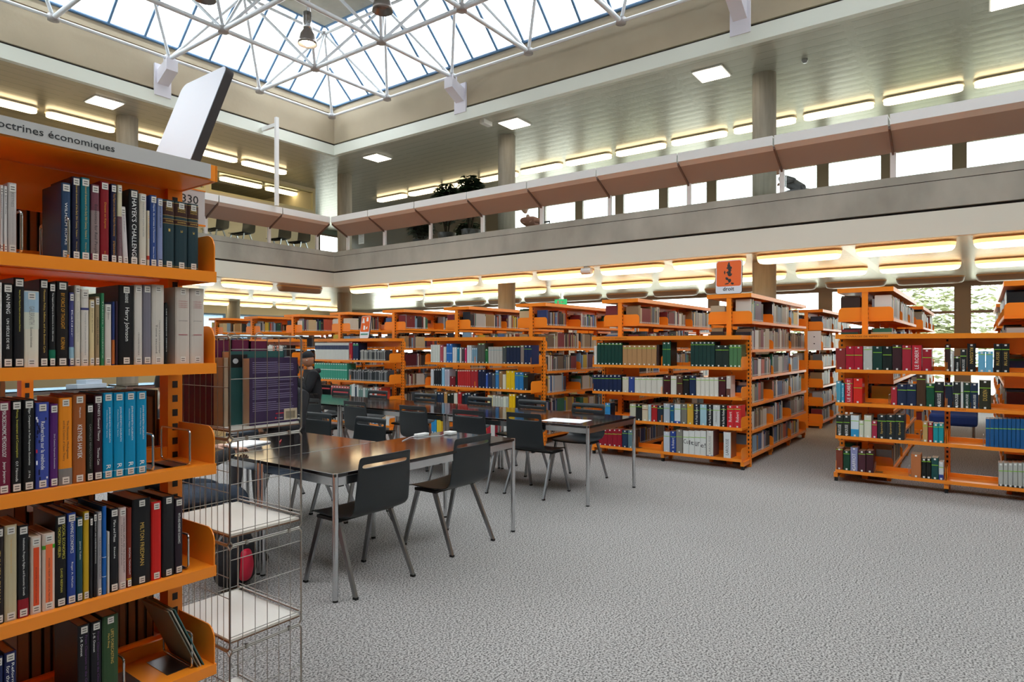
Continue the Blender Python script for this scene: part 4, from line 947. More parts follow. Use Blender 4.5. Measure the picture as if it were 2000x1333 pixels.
ref_shelf(N__, 1.22, 'top shelf, '+wN, [
 ('set', 841, 859, 4, 674, '#D4D6CC', 'ivory white book', D()), (859.5, 865.5, 675, '#B4505C', 'rose red book', D()), (866, 871.5, 678, '#D8D4CE', 'white book with red mark', D()),
 ('set', 872, 883, 2, 672, '#2C70BC', 'blue and white binder', D(bandcol='#D0D8E4', band=.5)), ('set', 883.5, 892, 2, 679, '#D6D8D8', 'thin white book', D()), (892.5, 897, 679, '#1E7E9A', 'thin petrol blue book', D()), (897.5, 901, 680, '#D8D4D0', 'slim white book beside petrol blue', D()),
 (901.5, 907, 679, '#4A3E44', 'thin plum grey book', D()), (907.5, 911, 680, '#D03A6A', 'thin magenta book', D()), ('set', 912, 921, 2, 675, '#D2D6D8', 'white tall book', D()), ('set', 921.5, 932, 3, 680, '#7FA4B8', 'slim blue grey book', D()),
 ('set', 933, 947, 2, 671, '#53544E', 'dark grey volume', D(band=.97)), (947.5, 953, 682, '#1E6A34', 'green book', D(band=.9)),
 ('set', 953.5, 981, 5, 678, '#B8B4AC', 'silver volume with teal head', D(band=.8, bandcol='#7FA8B0', stick=False)), (981.5, 988.5, 677, '#4A4E4C', 'charcoal book', D(band=.95)), ('set', 989, 1016, 4, 676, '#182440', 'dark navy volume', D(band=.95)),
 (1016.5, 1023, 675, '#8A7A72', 'taupe book', D(band=.95)), ('set', 1023.5, 1038.5, 2, 675, '#1A2A50', 'navy book at the right end', D(band=.8))])
ref_shelf(N__, .86, 'second shelf, '+wN, [
 (841, 847, 722, '#C8CCD0', 'pale book at the left end', D()), ('set', 847.5, 862, 4, 721, '#20242A', 'thin black and white journal', D()), (862.5, 868, 719, '#8CC0DC', 'sky blue journal', D()), ('set', 868.5, 878, 2, 722, '#B4B0BC', 'grey lilac journal', D()),
 (878.5, 889, 736, '#7C1A26', 'short maroon book', D()), (889.5, 893, 722, '#1C241E', 'thin black green book', D()), ('set', 893.5, 919, 7, 723, '#BE2A2E', 'red volume', D(band=.97, bandcol='#B89A50')), ('set', 919.5, 933, 2, 723, '#A82A30', 'wide red volume', D(bandcol='#B89A50', band=.97)),
 ('set', 934, 948, 2, 723, '#1A2240', 'midnight blue volume', D()), (948.5, 953, 730, '#3A5AA8', 'thin medium blue book', D()), (953.5, 960, 728, '#2A3450', 'ink blue book', D()), (960.5, 967, 730, '#4A4E58', 'steel grey book', D()),
 (967.5, 974, 724, '#3A7CB4', 'azure book', D(band=.8)), (974.5, 981, 726, '#A07C54', 'tan book', D()), (981.5, 988, 732, '#E0D8C0', 'white book with black patch', D()), ('set', 988.5, 1005, 2, 725, '#E8BE14', 'bright yellow volume', D()),
 ('set', 1005.5, 1022, 2, 728, '#2E7AB4', 'strong blue volume', D(band=.82)), (1022.5, 1031, 730, '#2A302E', 'black green book at the right end', D(band=.82, side='#121010'))])
# small wire bookends on the reference cases
def small_end(xf, px, z0, lab):
    y = Yat(px, xf+.05); t = empty('bookend', (xf+.05, y, z0), -PI/2); tag(t, lab, 'bookend', 'wire bookends on the reference bookcases')
    MB().path([(0, 0, .002), (0, 0, .1), (0, .12, .1), (0, .12, .002)], .002, 6).build('wire_loop', CHROME, t)
    MB().box((-.0, .01, 0), (.07, .1, .0015)).build('foot_plate', STEEL, t)
for xf, px, z0, lab in ((7.72, 1326, 1.221, 'top shelf gap of the central reference case'), (7.72, 1239, .131, 'bottom shelf gap of the central reference case'), (7.72, 1686, .861, 'second shelf of the right reference case, left of gap'),
                        (7.72, 1736, .861, 'second shelf of the right reference case, right of gap'), (7.72, 1768, .501, 'third shelf of the right reference case, left of gap'), (7.72, 1798, .501, 'third shelf of the right reference case, right of gap'),
                        (7.72, 1708, .131, 'bottom shelf of the right reference case, left of gap'), (7.72, 1775, .131, 'bottom shelf of the right reference case, right of gap'), (7.72, 1822, 1.221, 'top shelf of the right reference case, beside the shorter crimson book'), (7.72, 1921, .501, 'third shelf of the right reference case, left of the blue set')):
    small_end(xf, px, z0, 'small wire bookend, '+lab)
# ---------------- every other book in the hall: beyond the 300 largest, one object
rb = MB(); rr = random.Random(21)
PAL = ['#D8D4CA', '#CFCAC0', '#B9B4AC', '#8C8A88', '#20242E', '#1A2646', '#2A3E70', '#4A6A9A', '#7A2A30', '#5A2028', '#3A2A26', '#6A4A34', '#A08058', '#C8B48C', '#204A3E', '#2E6A50', '#C8A83A', '#9A9EA8', '#1A1A1E', '#E0DED8', '#604058', '#B8503A', '#7FA0B8']
PAL2 = ['#8A7256', '#A08A68', '#6E5A48', '#B8AA90', '#CFC8B8', '#3A302C', '#7A2F34', '#59616A', '#D8D4CA', '#20242E']
def rbook(x, y, z, w_, h, d, face, col, band=None):
    "face: direction the spine looks"
    if face in ('-Y', '+Y'):
        y0, y1 = (y, y+d) if face == '-Y' else (y-d, y)
        sp = 2 if face == '-Y' else 4
        rb.box((x, y0, z), (x+w_, y1, z+h), col, fc={1: '#B0A088', (4 if sp == 2 else 2): '#B0A088'})
        s = w_*.25
        yy = (y0-.001, y0) if face == '-Y' else (y1, y1+.001)
        if w_ > .014: rb.box((x+w_/2-s, yy[0], z+.006), (x+w_/2+s, yy[1], z+.024), '#DAD8D2')
        if band: rb.box((x, yy[0], z+h*band[0]), (x+w_, yy[1], z+h*band[1]), band[2])
    else:
        rb.box((x, y, z), (x+d, y+w_, z+h), col, fc={1: '#B0A088', 3: '#B0A088'})
        s = w_*.25
        if w_ > .012: rb.box((x-.001, y+w_/2-s, z+.006), (x, y+w_/2+s, z+.024), '#DAD8D2'); rb.box((x-.001, y+w_/2-s, z+h-.026), (x, y+w_/2+s, z+h-.008), '#DAD8D2')
        if band: rb.box((x-.001, y, z+h*band[0]), (x, y+w_, z+h*band[1]), band[2])
for (x0, y0, bays) in rngs:
    for k in range(bays):
        for z in ZR:
            for face in ('-Y', '+Y'):
                pal = rr.choice([PAL, PAL, PAL2]); x = x0+k+.02; xe = x0+k+rr.choice([.97, .97, .9, .75, .6])
                hb = rr.uniform(.2, .26); same = None; left = 0
                if bays == 1 and face == '-Y': continue
                while x < xe-.03:
                    if left <= 0:
                        same = None
                        if rr.random() < .12: left = rr.randint(4, 9); same = (rr.choice(pal), rr.uniform(.02, .035), hb*rr.uniform(.9, 1.05))
                    if same: c_, w_, h = same; left -= 1
                    else: c_ = rr.choice(pal); w_ = rr.choice([.012, .018, .022, .028, .035, .045]); h = hb*rr.uniform(.82, 1.12)
                    h = min(h, .285); d = rr.uniform(.14, .2)
                    yy = y0-.25 if face == '-Y' else y0+.25
                    rbook(x, yy, z+.001, w_-.0028, h, d, face, c_, (.8, .84, LIME) if rr.random() < .06 else None); x += w_
def run(xf, z0, px0, px1, n, yt, col, band=None, d=.2):
    X = xf+.01; ya, yb_ = Yat(px0, X), Yat(px1, X); w_ = (ya-yb_)/n
    for k in range(n):
        h = Zat(yt, X, ya)-z0; c_ = col if isinstance(col, str) else rr.choice(col)
        rbook(X, ya-(k+1)*w_, z0+.001, w_-.0035, h*(rr.uniform(.9, 1.04) if not isinstance(col, str) else 1), d, '-X', c_, band)
# left-centre case: third and bottom shelves
run(7.25, .5, 842, 866, 4, 766, ['#1C2E48', '#1E2A2E']); run(7.25, .5, 867, 893, 4, 766, ['#1C241E', '#B88A50', '#D8D4C4']); run(7.25, .5, 894, 901, 1, 766, '#B02028'); run(7.25, .5, 902, 930, 5, 768, ['#1A2026', '#1C3040'])
run(7.25, .5, 952, 993, 8, 772, ['#E0D2A8', '#D8DCC8', '#E8E0A0', '#B8BCB0']); run(7.25, .5, 994, 1006, 2, 770, '#F0BE10'); run(7.25, .5, 1007, 1028, 3, 770, ['#14504A', '#20242A'])
run(7.25, .13, 842, 852, 2, 814, '#2C90C8'); run(7.25, .13, 853, 862, 2, 814, '#E8CC3A'); run(7.25, .13, 884, 905, 3, 816, ['#C8A070', '#3A2E2A']); run(7.25, .13, 950, 1000, 6, 820, ['#B02838', '#8A1A2A', '#D2D2CE', '#C0504A'])
# white-volume case
run(7.48, 1.22, 615, 681, 24, 670, '#DCDCD4', (.6, .84, '#2C3658')); run(7.48, 1.22, 682, 688, 2, 668, '#B01C2C'); run(7.48, 1.22, 689, 700, 2, 670, '#1C2A4C', (.84, .9, '#4FB06A')); run(7.48, 1.22, 703, 753, 30, 684, ['#8A8A84', '#55575A', '#33363A', '#A8A6A0'], d=.16)
run(7.48, .86, 614, 678, 14, 709, '#3E9C82', (.58, .62, '#D8E8E0')); run(7.48, .86, 681, 757, 44, 722, ['#6A6C6C', '#3E4246', '#22262A', '#8E9092'], d=.15)
run(7.48, .5, 616, 682, 13, 752, '#C04850', (.25, .3, '#E8D8D4')); run(7.48, .5, 683, 700, 5, 750, ['#D8DCD8', '#6A9A90', '#24364A']); run(7.48, .5, 700, 745, 10, 756, ['#C8CCC8', '#E0DCD0', '#6A8A84', '#B84A3A'])
run(7.48, .13, 620, 760, 22, 800, ['#2F86C0', '#D4D8D8', '#C8A070', '#20242A'])
run(7.5, 1.22, 466, 505, 7, 678, ['#A87068', '#8A5A58']); run(7.5, 1.22, 506, 560, 14, 674, ['#D8D4CC', '#20242A', '#C87A60']); run(7.5, .86, 466, 560, 20, 722, ['#22262A', '#D0D0CC', '#3A6AA0', '#2E6A50']); run(7.5, .5, 466, 560, 20, 765, PAL)
tag(rb.build('book', BOOK), 'mixed books filling the tall orange bookcases and the far left reference shelves', 'book', None, 'stuff')
# ================================================================ WIRE TOWER
TX0, TX1, TY0, TY1 = 1.249, 1.545, 2.154, 2.60
tw = empty('wire_display_tower', (TX0, TY0, 0)); tag(tw, 'tall zinc wire display tower with cream shelves beside the nearest bookcase', 'display rack')
TWX, TWY = TX1-TX0, TY1-TY0
for s_, (zb, zt) in enumerate(((.012, .386), (.392, .763), (.769, 1.140), (1.146, 1.513))):
    for side in range(4):
        b = MB()
        if side == 0: P0 = lambda u, z: (u*TWX, 0, z)          # front (-Y)
        elif side == 1: P0 = lambda u, z: (0, u*TWY, z)        # left (-X)
        elif side == 2: P0 = lambda u, z: (u*TWX, TWY, z)
        else: P0 = lambda u, z: (TWX, u*TWY, z)
        if side == 3:
            b.path([P0(.02, zb+.045), P0(.98, zb+.045)], .0045, 8); b.path([P0(.02, zb+.06), P0(.98, zb+.06)], .002, 5)
            b.build('back_rod', WIRE, tw); continue
        c = .03
        b.path([P0(c, zb), P0(1-c, zb), P0(1, zb+.012), P0(1, zt-.012), P0(1-c, zt), P0(c, zt), P0(0, zt-.012), P0(0, zb+.012), P0(c, zb)], .0036, 8)
        n = 6 if side != 1 else 11
        for k in range(1, n): b.tube(P0(k/n, zb), P0(k/n, zt), .0014, 5)
        for f in ((.13, .58, .87) if side != 1 else (.10, .5, .70)): b.tube(P0(0, zb+(zt-zb)*f), P0(1, zb+(zt-zb)*f), .0017, 5)
        b.build('wire_panel', WIRE, tw)
    MB().box((.006, .006, zb+.028), (TWX-.006, TWY-.006, zb+.037)).box((.004, .004, zb+.024), (TWX-.004, TWY-.004, zb+.029), mi=1).build('shelf_plate', [PLATE, mat('brown_board_edge', '#7A5A44')], tw)
    if s_ < 3:
        MB().box((TWX*.2, -.006, zt-.004), (TWX*.23, .005, zt+.012)).box((TWX*.8, -.006, zt-.004), (TWX*.83, .005, zt+.012)).build('clip', WIRE, tw)
for k, u in enumerate((.12, .42, .82)):
    MB().path([(TWX*u-.02+.02*(1-math.cos(a*PI/6)), .2, 1.513+.018*math.sin(a*PI/6)) for a in range(7)], .0016, 5).build('top_hook', WIRE, tw)
# things standing in the tower's top section
TZ = 1.1835
def flat_book(name, a, b_, col, lab, cat, th_axis='Y', pages='#C8A888', extra=None):
    "upright item from corner a to corner b_, boards on the two faces of th_axis"
    t = empty(name, ((a[0]+b_[0])/2, (a[1]+b_[1])/2, a[2])); tag(t, lab, cat, 'items on top of the wire tower')
    w_, d, h = b_[0]-a[0], b_[1]-a[1], b_[2]-a[2]
    b = MB()
    if th_axis == 'Y':
        b.box((-w_/2, -d/2, 0), (w_/2, -d/2+.002, h), col); b.box((-w_/2, d/2-.002, 0), (w_/2, d/2, h), col); b.box((w_/2-.002, -d/2, 0), (w_/2, d/2, h), col)
        MB().box((-w_/2+.001, -d/2+.002, .001), (w_/2-.003, d/2-.002, h-.002), pages).build('pages', BOOK, t)
    else:
        b.box((-w_/2, -d/2, 0), (-w_/2+.003, d/2, h), col); b.box((w_/2-.003, -d/2, 0), (w_/2, d/2, h), col); b.box((-w_/2, -d/2, 0), (w_/2, -d/2+.004, h), col)
        MB().box((-w_/2+.003, -d/2+.004, .003), (w_/2-.003, d/2-.003, h-.004), pages).build('pages', BOOK, t)
    b.build('cover', BOOK, t); return t, w_, d, h
t, w_, d, h = flat_book('textbook', (1.335, 2.17, TZ), (1.541, 2.215, 1.433), '#3A2A4A', 'purple textbook with lines of small print, standing in the wire tower', 'book')
b = MB(); r3 = random.Random(5); z = h-.018; k = 0
while z > .05:
    if k not in (6, 7, 13, 19): b.box((-w_/2+.012, -d/2-.0006, z), (-w_/2+.012+(w_-.03)*(1 if k % 5 else .6)*r3.uniform(.93, 1), -d/2-.0002, z+.0022), '#8D84A4')
    z -= .0075; k += 1
b.build('printed_text', BOOK, t)
b = MB().box((w_/2-.062, -d/2-.0008, .008), (w_/2-.004, -d/2-.0002, .052), '#C9B79A')
for k in range(15): b.box((w_/2-.054+.0028*k, -d/2-.0012, .014), (w_/2-.054+.0028*k+.0012, -d/2-.0008, .042), '#4A4038')
b.build('barcode_label', BOOK, t)
b = MB().box((w_/2-.098, -d/2-.0008, .035), (w_/2-.064, -d/2-.0002, .039), '#C03040'); b.prism([(w_/2-.098+.004*math.cos(a), .02+.004*math.sin(a)) for a in [i*PI/4 for i in range(8)]], 1, -d/2-.0008, -d/2-.0002, '#C03040'); b.box((w_/2-.09, -d/2-.0008, .018), (w_/2-.068, -d/2-.0002, .021), '#A89CB8'); b.build('red_mark', BOOK, t)
t, w_, d, h = flat_book('textbook', (1.288, 2.222, TZ), (1.515, 2.275, 1.458), '#2A5656', 'large dark green book standing behind the purple textbook in the wire tower', 'book')
MB().box((-w_/2, -d/2-.001, h-.06), (-w_/2+.07, -d/2, h-.012), '#15181A').build('black_label', BOOK, t)
MB().prism([(-w_/2+.022+.011*math.cos(a), h-.036+.010*math.sin(a)) for a in [i*PI/5 for i in range(10)]], 1, -d/2-.0018, -d/2-.001, '#B8BEC4').build('white_emblem', BOOK, t)
t, w_, d, h = flat_book('paper_folder', (1.264, 2.222, TZ), (1.285, 2.29, 1.435), '#B09A80', 'beige folder standing left of the green book in the wire tower', 'folder', th_axis='X')
for k in range(3):
    flat_book('bound_volume', (1.262+.078*k, 2.30, TZ), (1.335+.078*k, 2.575, 1.497+.004*(k % 2)), '#5E1A3C', 'tall maroon bound volume in the wire tower, %s' % ('nearest the bookcase', 'middle of three', 'nearest the black coat')[k], 'book', th_axis='X', pages='#8A6A70')
# ================================================================ TABLES
LEG_T = None
def table(x0, x1, y0, y1, lab, ext=None):
    t = empty('reading_table', ((x0+x1)/2, (y0+y1)/2, 0)); tag(t, lab, 'table', 'dark glossy reading tables')
    a, c = (x1-x0)/2, (y1-y0)/2
    MB().box((-a, -c, .722), (a, c, .74)).build('table_top', TTOP, t, bevel=.0015)
    i = .008
    for A, B in (((-a+.03, -c+i, .668), (a-.03, -c+i+.022, .716)), ((-a+.03, c-i-.022, .668), (a-.03, c-i, .716)), ((-a+i, -c+.03, .668), (-a+i+.022, c-.03, .716)), ((a-i-.022, -c+.03, .668), (a-i, c-.03, .716))):
        MB().box(A, B).build('apron_rail', CHROME, t)
    for sx_ in (-1, 1):
        for sy_ in (-1, 1):
            l = MB().tube((sx_*(a-.0165), sy_*(c-.0165), .012), (sx_*(a-.0165), sy_*(c-.0165), .7405), .0175, 20).build('leg', CHROME, t)
            MB().tube((sx_*(a-.0165), sy_*(c-.0165), 0), (sx_*(a-.0165), sy_*(c-.0165), .012), .0165, 16).build('foot_cap', RUBBER, l)
            MB().box((sx_*(a-.06)-.03, sy_*(c-.06)-.03, .655), (sx_*(a-.06)+.03, sy_*(c-.06)+.03, .70)).build('corner_block', RUBBER, t)
    return t
table(2.37, 4.14, 2.99, 3.745, 'dark glossy reading table nearest the camera, with charger cables')
table(2.37, 3.37, 3.755, 5.50, 'dark glossy reading table with laptop and notebook, behind the nearest table')
for k in range(4):
    table(5.157, 6.159, 2.905+1.765*k, 2.905+1.765*k+1.75, 'dark glossy reading table in the long row, ' + ('right end with a paper sheet', 'second from the right', 'third from the right', 'by the person with black cap')[k])
# ================================================================ CHAIRS
def chair_shell():
    prof = [(.215, .428), (.20, .442), (.12, .441), (.0, .436), (-.10, .440), (-.165, .452), (-.205, .485), (-.222, .54), (-.232, .62), (-.238, .70), (-.241, .754), (-.243, .773), (-.247, .803), (-.258, .822)]
    hw = [.210, .220, .228, .228, .226, .224, .223, .222, .219, .215, .211, .210, .208, .203]
    us = [-1, -.86, -.62, -.3, 0, .3, .62, .86, 1]
    vs = []; fs = []
    for (y, z), h in zip(prof, hw):
        for u in us:
            cz = .010*abs(u)**3 if z < .5 else 0; cy = .012*abs(u)**2 if z > .5 else 0
            vs.append((u*h, y+cy, z+cz))
    n = len(us)
    for j in range(len(prof)-1):
        for i in range(n-1):
            if j == 10 and 1 <= i <= 6: continue       # hand slot
            fs.append((j*n+i, j*n+i+1, (j+1)*n+i+1, (j+1)*n+i))
    return MB().add(vs, fs, smooth=True)
SHELL_ME = chair_shell().mesh('seat_shell', BLACKP)
def leg_b(sx_, sy_):
    # flat tapered bar; both legs of a side meet high up under the seat
    y0, y1 = (.115, .235) if sy_ > 0 else (-.045, -.235)
    vs = []
    for y, z, w_, x in ((y0, .432, .019, .208), (y1, .010, .0125, .233)):
        for dx, dy in ((-.009, -w_), (.009, -w_), (.009, w_), (-.009, w_)): vs.append((sx_*x+dx, y+dy, z))
    return MB().add(vs, [(3, 2, 1, 0), (4, 5, 6, 7), (0, 1, 5, 4), (1, 2, 6, 5), (2, 3, 7, 6), (3, 0, 4, 7)])
LEG_ME = {(a, c): leg_b(a, c).mesh('leg', STEEL) for a in (-1, 1) for c in (-1, 1)}
CAP_ME = {(a, c): MB().box((a*.233-.0105, c*.235-.0145, 0), (a*.233+.0105, c*.235+.0145, .014)).mesh('foot_cap', RUBBER) for a in (-1, 1) for c in (-1, 1)}
FRM_ME = MB().box((-.20, -.065, .418), (.20, -.035, .434)).box((-.20, .10, .418), (.20, .13, .434)).box((-.222, -.07, .418), (-.195, .14, .436)).box((.195, -.07, .418), (.222, .14, .436)).mesh('seat_frame', RUBBER)
def make_chair(lab, grp):
    t = empty('chair'); tag(t, lab, 'chair', grp)
    s = link('seat_shell', SHELL_ME, t); m = s.modifiers.new('solid', 'SOLIDIFY'); m.thickness = .009; m.offset = 0
    m = s.modifiers.new('sub', 'SUBSURF'); m.levels = 1; m.render_levels = 2
    link('seat_frame', FRM_ME, t)
    for k, me in LEG_ME.items():
        l = link('leg', me, t); link('foot_cap', CAP_ME[k], l)
    return t
chair0 = make_chair('black plastic chair pulled out at the near left of the nearest table', 'black chairs at the nearest tables')
chair0.location = (2.712, 3.175, 0)
def chair(x, y, rz, lab, grp, z=0):
    c = copy_tree(chair0); c.location = (x, y, z); c.rotation_euler = (0, 0, rz); c['label'] = lab; c['group'] = grp; return c
g1 = 'black chairs at the nearest tables'
chair(3.61, 3.225, .0, 'black plastic chair at the near right of the nearest table, beside the hanging cable', g1)
chair(3.73, 4.50, PI/2, 'black plastic chair tucked in behind the nearest table, empty', g1)
chair(3.70, 5.22, PI/2, 'black plastic chair under the person in black coat and grey trousers', g1)
chair(1.98, 4.15, -PI/2, 'black plastic chair under the person behind the wire tower', g1)
g2 = 'black chairs along the near side of the long table row'; g3 = 'black chairs along the far side of the long table row'
for x, y, a in ((5.36, 3.61, -PI/2), (5.26, 4.235, -PI/2+.03), (5.26, 5.02, -PI/2), (5.26, 5.97, -PI/2-.04), (5.22, 6.80, -PI/2+.05)):
    k = {3.61: 'by the paper sheet', 4.235: 'second from the right', 5.02: 'third from the right', 5.97: 'fourth from the right', 6.80: 'fifth from the right'}[y]
    chair(x, y, a, 'black plastic chair on the near side of the long row, '+k, g2)
for n, (y, a) in enumerate(((3.60, .03), (4.38, 0), (5.20, -.03), (6.14, .04), (7.10, 0), (7.93, 0), (9.0, .1))):
    chair(6.16 if n < 6 else 6.55, y if n < 6 else 8.86, PI/2+a, 'black plastic chair, far side of the long row, '+('rightmost', 'second from the right', 'third from the right', 'fourth from the right', 'fifth from the right', 'sixth from the right', 'under the person in black cap')[n], g3)
for n, x in enumerate((7.95, 8.62, 9.62, 10.2)):
    chair(x, 14.35, PI/2+.2, 'black chair on the upper left gallery, %s from the left' % ORD[n+1], 'black chairs on the upper left gallery', ZF)
# ================================================================ SMALL THINGS ON TABLES
tag(MB().box((-.148, -.21, 0), (.148, .21, .0006)).build('paper_sheet', PAPER, None, (5.42, 3.30, .7405), (0, 0, .12)), 'white sheet of paper on the right end of the long table row', 'paper')
t = empty('power_adapter', (4.0, 3.56, .7405)); tag(t, 'white power adapter near the right corner of the nearest table', 'charger')
MB().box((-.04, -.04, 0), (.04, .04, .026)).build('body', WHITE, t, bevel=.006); MB().path([(-.04, 0, .012), (-.12, .0, .003), (-.2, .06, .003), (-.26, .12, .003), (-.3, .13, .003)], .0025, 6).build('cable', WHITE, t)
t = empty('power_brick', (3.82, 3.70, .7405)); tag(t, 'white charging box with cable at the rear edge of the nearest table', 'charger')
MB().box((-.08, -.025, 0), (.05, .025, .02)).build('body', WHITE, t, bevel=.005)
MB().path([(-.08, 0, .01), (-.16, -.01, .003), (-.26, -.06, .003), (-.33, -.10, .003)], .0025, 6).build('cable', WHITE, t)
b = MB(); b.path([(3.30, 3.70, .66), (3.285, 3.66, .50), (3.29, 3.62, .36), (3.32, 3.57, .22), (3.37, 3.53, .10), (3.42, 3.52, .02), (3.46, 3.54, .004)], .003, 6)
tag(b.build('cable', INK), 'thin dark cable hanging from the nearest table behind the right chair', 'cable')
t = empty('laptop', (3.0, 5.12, .7405), -PI/2+.1); tag(t, 'open dark laptop on the table behind the wire tower', 'laptop')
LAP = mat('dark_blue_laptop', '#39424C', rough=.35, metal=.3)
MB().box((-.17, -.12, 0), (.17, .12, .014)).build('keyboard_base', LAP, t); MB().box((-.17, .105, .014), (.17, .113, .215), M=Matrix.Translation((0, .105, .014)) @ Matrix.Rotation(-.35, 4, 'X') @ Matrix.Translation((0, -.105, -.014))).build('screen', LAP, t)
t = empty('notebook', (2.68, 4.42, .7405), .3); tag(t, 'open white notebook on the table behind the wire tower', 'notebook')
MB().box((-.15, -.11, 0), (.15, .11, .012)).build('page_block', PAPER, t); MB().box((-.155, -.115, -.0), (.155, .115, .003)).build('cover', LAP, t)
tag(MB().tube((-.07, 0, .006), (.07, 0, .006), .005, 8).build('pen', mat('red_plastic', '#A82030', rough=.4), None, (2.92, 4.33, .7405), (0, 0, .9)), 'red pen beside the white notebook', 'pen')
t = empty('wooden_box', (2.72, 4.92, .7405), .2); tag(t, 'small light wooden box with a ring mark, behind the wire tower', 'box')
WD = mat('light_wood', '#D2B07A', rough=.5, noise=(4, .08, (1, 1, 8)))
MB().box((-.07, -.05, 0), (.07, .05, .12)).build('body', WD, t); MB().lathe([(.028, -.001), (.032, -.001), (.032, .0), (.028, 0)], n=20).build('ring_mark', mat('brown_print', '#9A6A3A'), t, (0, -.0508, .055), (PI/2, 0, 0))
# backpack on the floor
def soft(name, m, parent, verts, edges, rad, loc=(0, 0, 0), sub=2, root=0):
    me = bpy.data.meshes.new(name); me.from_pydata(verts, edges, []); me.update()
    o = link(name, me, parent, loc); sk = o.modifiers.new('skin', 'SKIN'); sk.use_smooth_shade = True
    for i, r in enumerate(rad):
        r = r if isinstance(r, tuple) else (r, r); me.skin_vertices[0].data[i].radius = r
        me.skin_vertices[0].data[i].use_root = (i == root)
    s = o.modifiers.new('sub', 'SUBSURF'); s.levels = sub; s.render_levels = sub
    me.materials.append(m); return o
CLB = mat('black_cloth', '#17181C', rough=.85, bump=(60, .3)); CLG = mat('grey_trouser_cloth', '#6E7078', rough=.85, bump=(50, .3)); CLJ = mat('blue_grey_denim', '#4C5868', rough=.85, bump=(60, .3))
SKD = mat('warm_brown_skin', '#B98264', rough=.5); SKL = mat('light_skin', '#C9A08A', rough=.5); HAIR = mat('dark_hair', '#1A1512', rough=.6); SHOE = mat('white_shoe', '#C8C8C8', rough=.5)
CLR = mat('red_nylon', '#C01838', rough=.5); CLP = mat('dusty_pink_cloth', '#A87A6A', rough=.85); CLM = mat('grey_cloth', '#77787E', rough=.85)
t = empty('backpack', (2.16, 3.66, 0), .5); tag(t, 'black and red backpack on the floor behind the wire tower', 'backpack')
soft('body', CLB, t, [(0, 0, .02), (0, 0, .12), (0, 0, .26), (0, 0, .38)], [(0, 1), (1, 2), (2, 3)], [(.15, .10), (.17, .12), (.15, .11), (.08, .05)])
soft('front_pocket', CLR, t, [(-.07, -.10, .08), (-.07, -.115, .17), (-.06, -.10, .27)], [(0, 1), (1, 2)], [(.05, .03), (.06, .035), (.04, .025)])
MB().path([(-.03, .05, .40), (0, .05, .44), (.03, .05, .40)], .008, 6).build('handle', CLB, t)
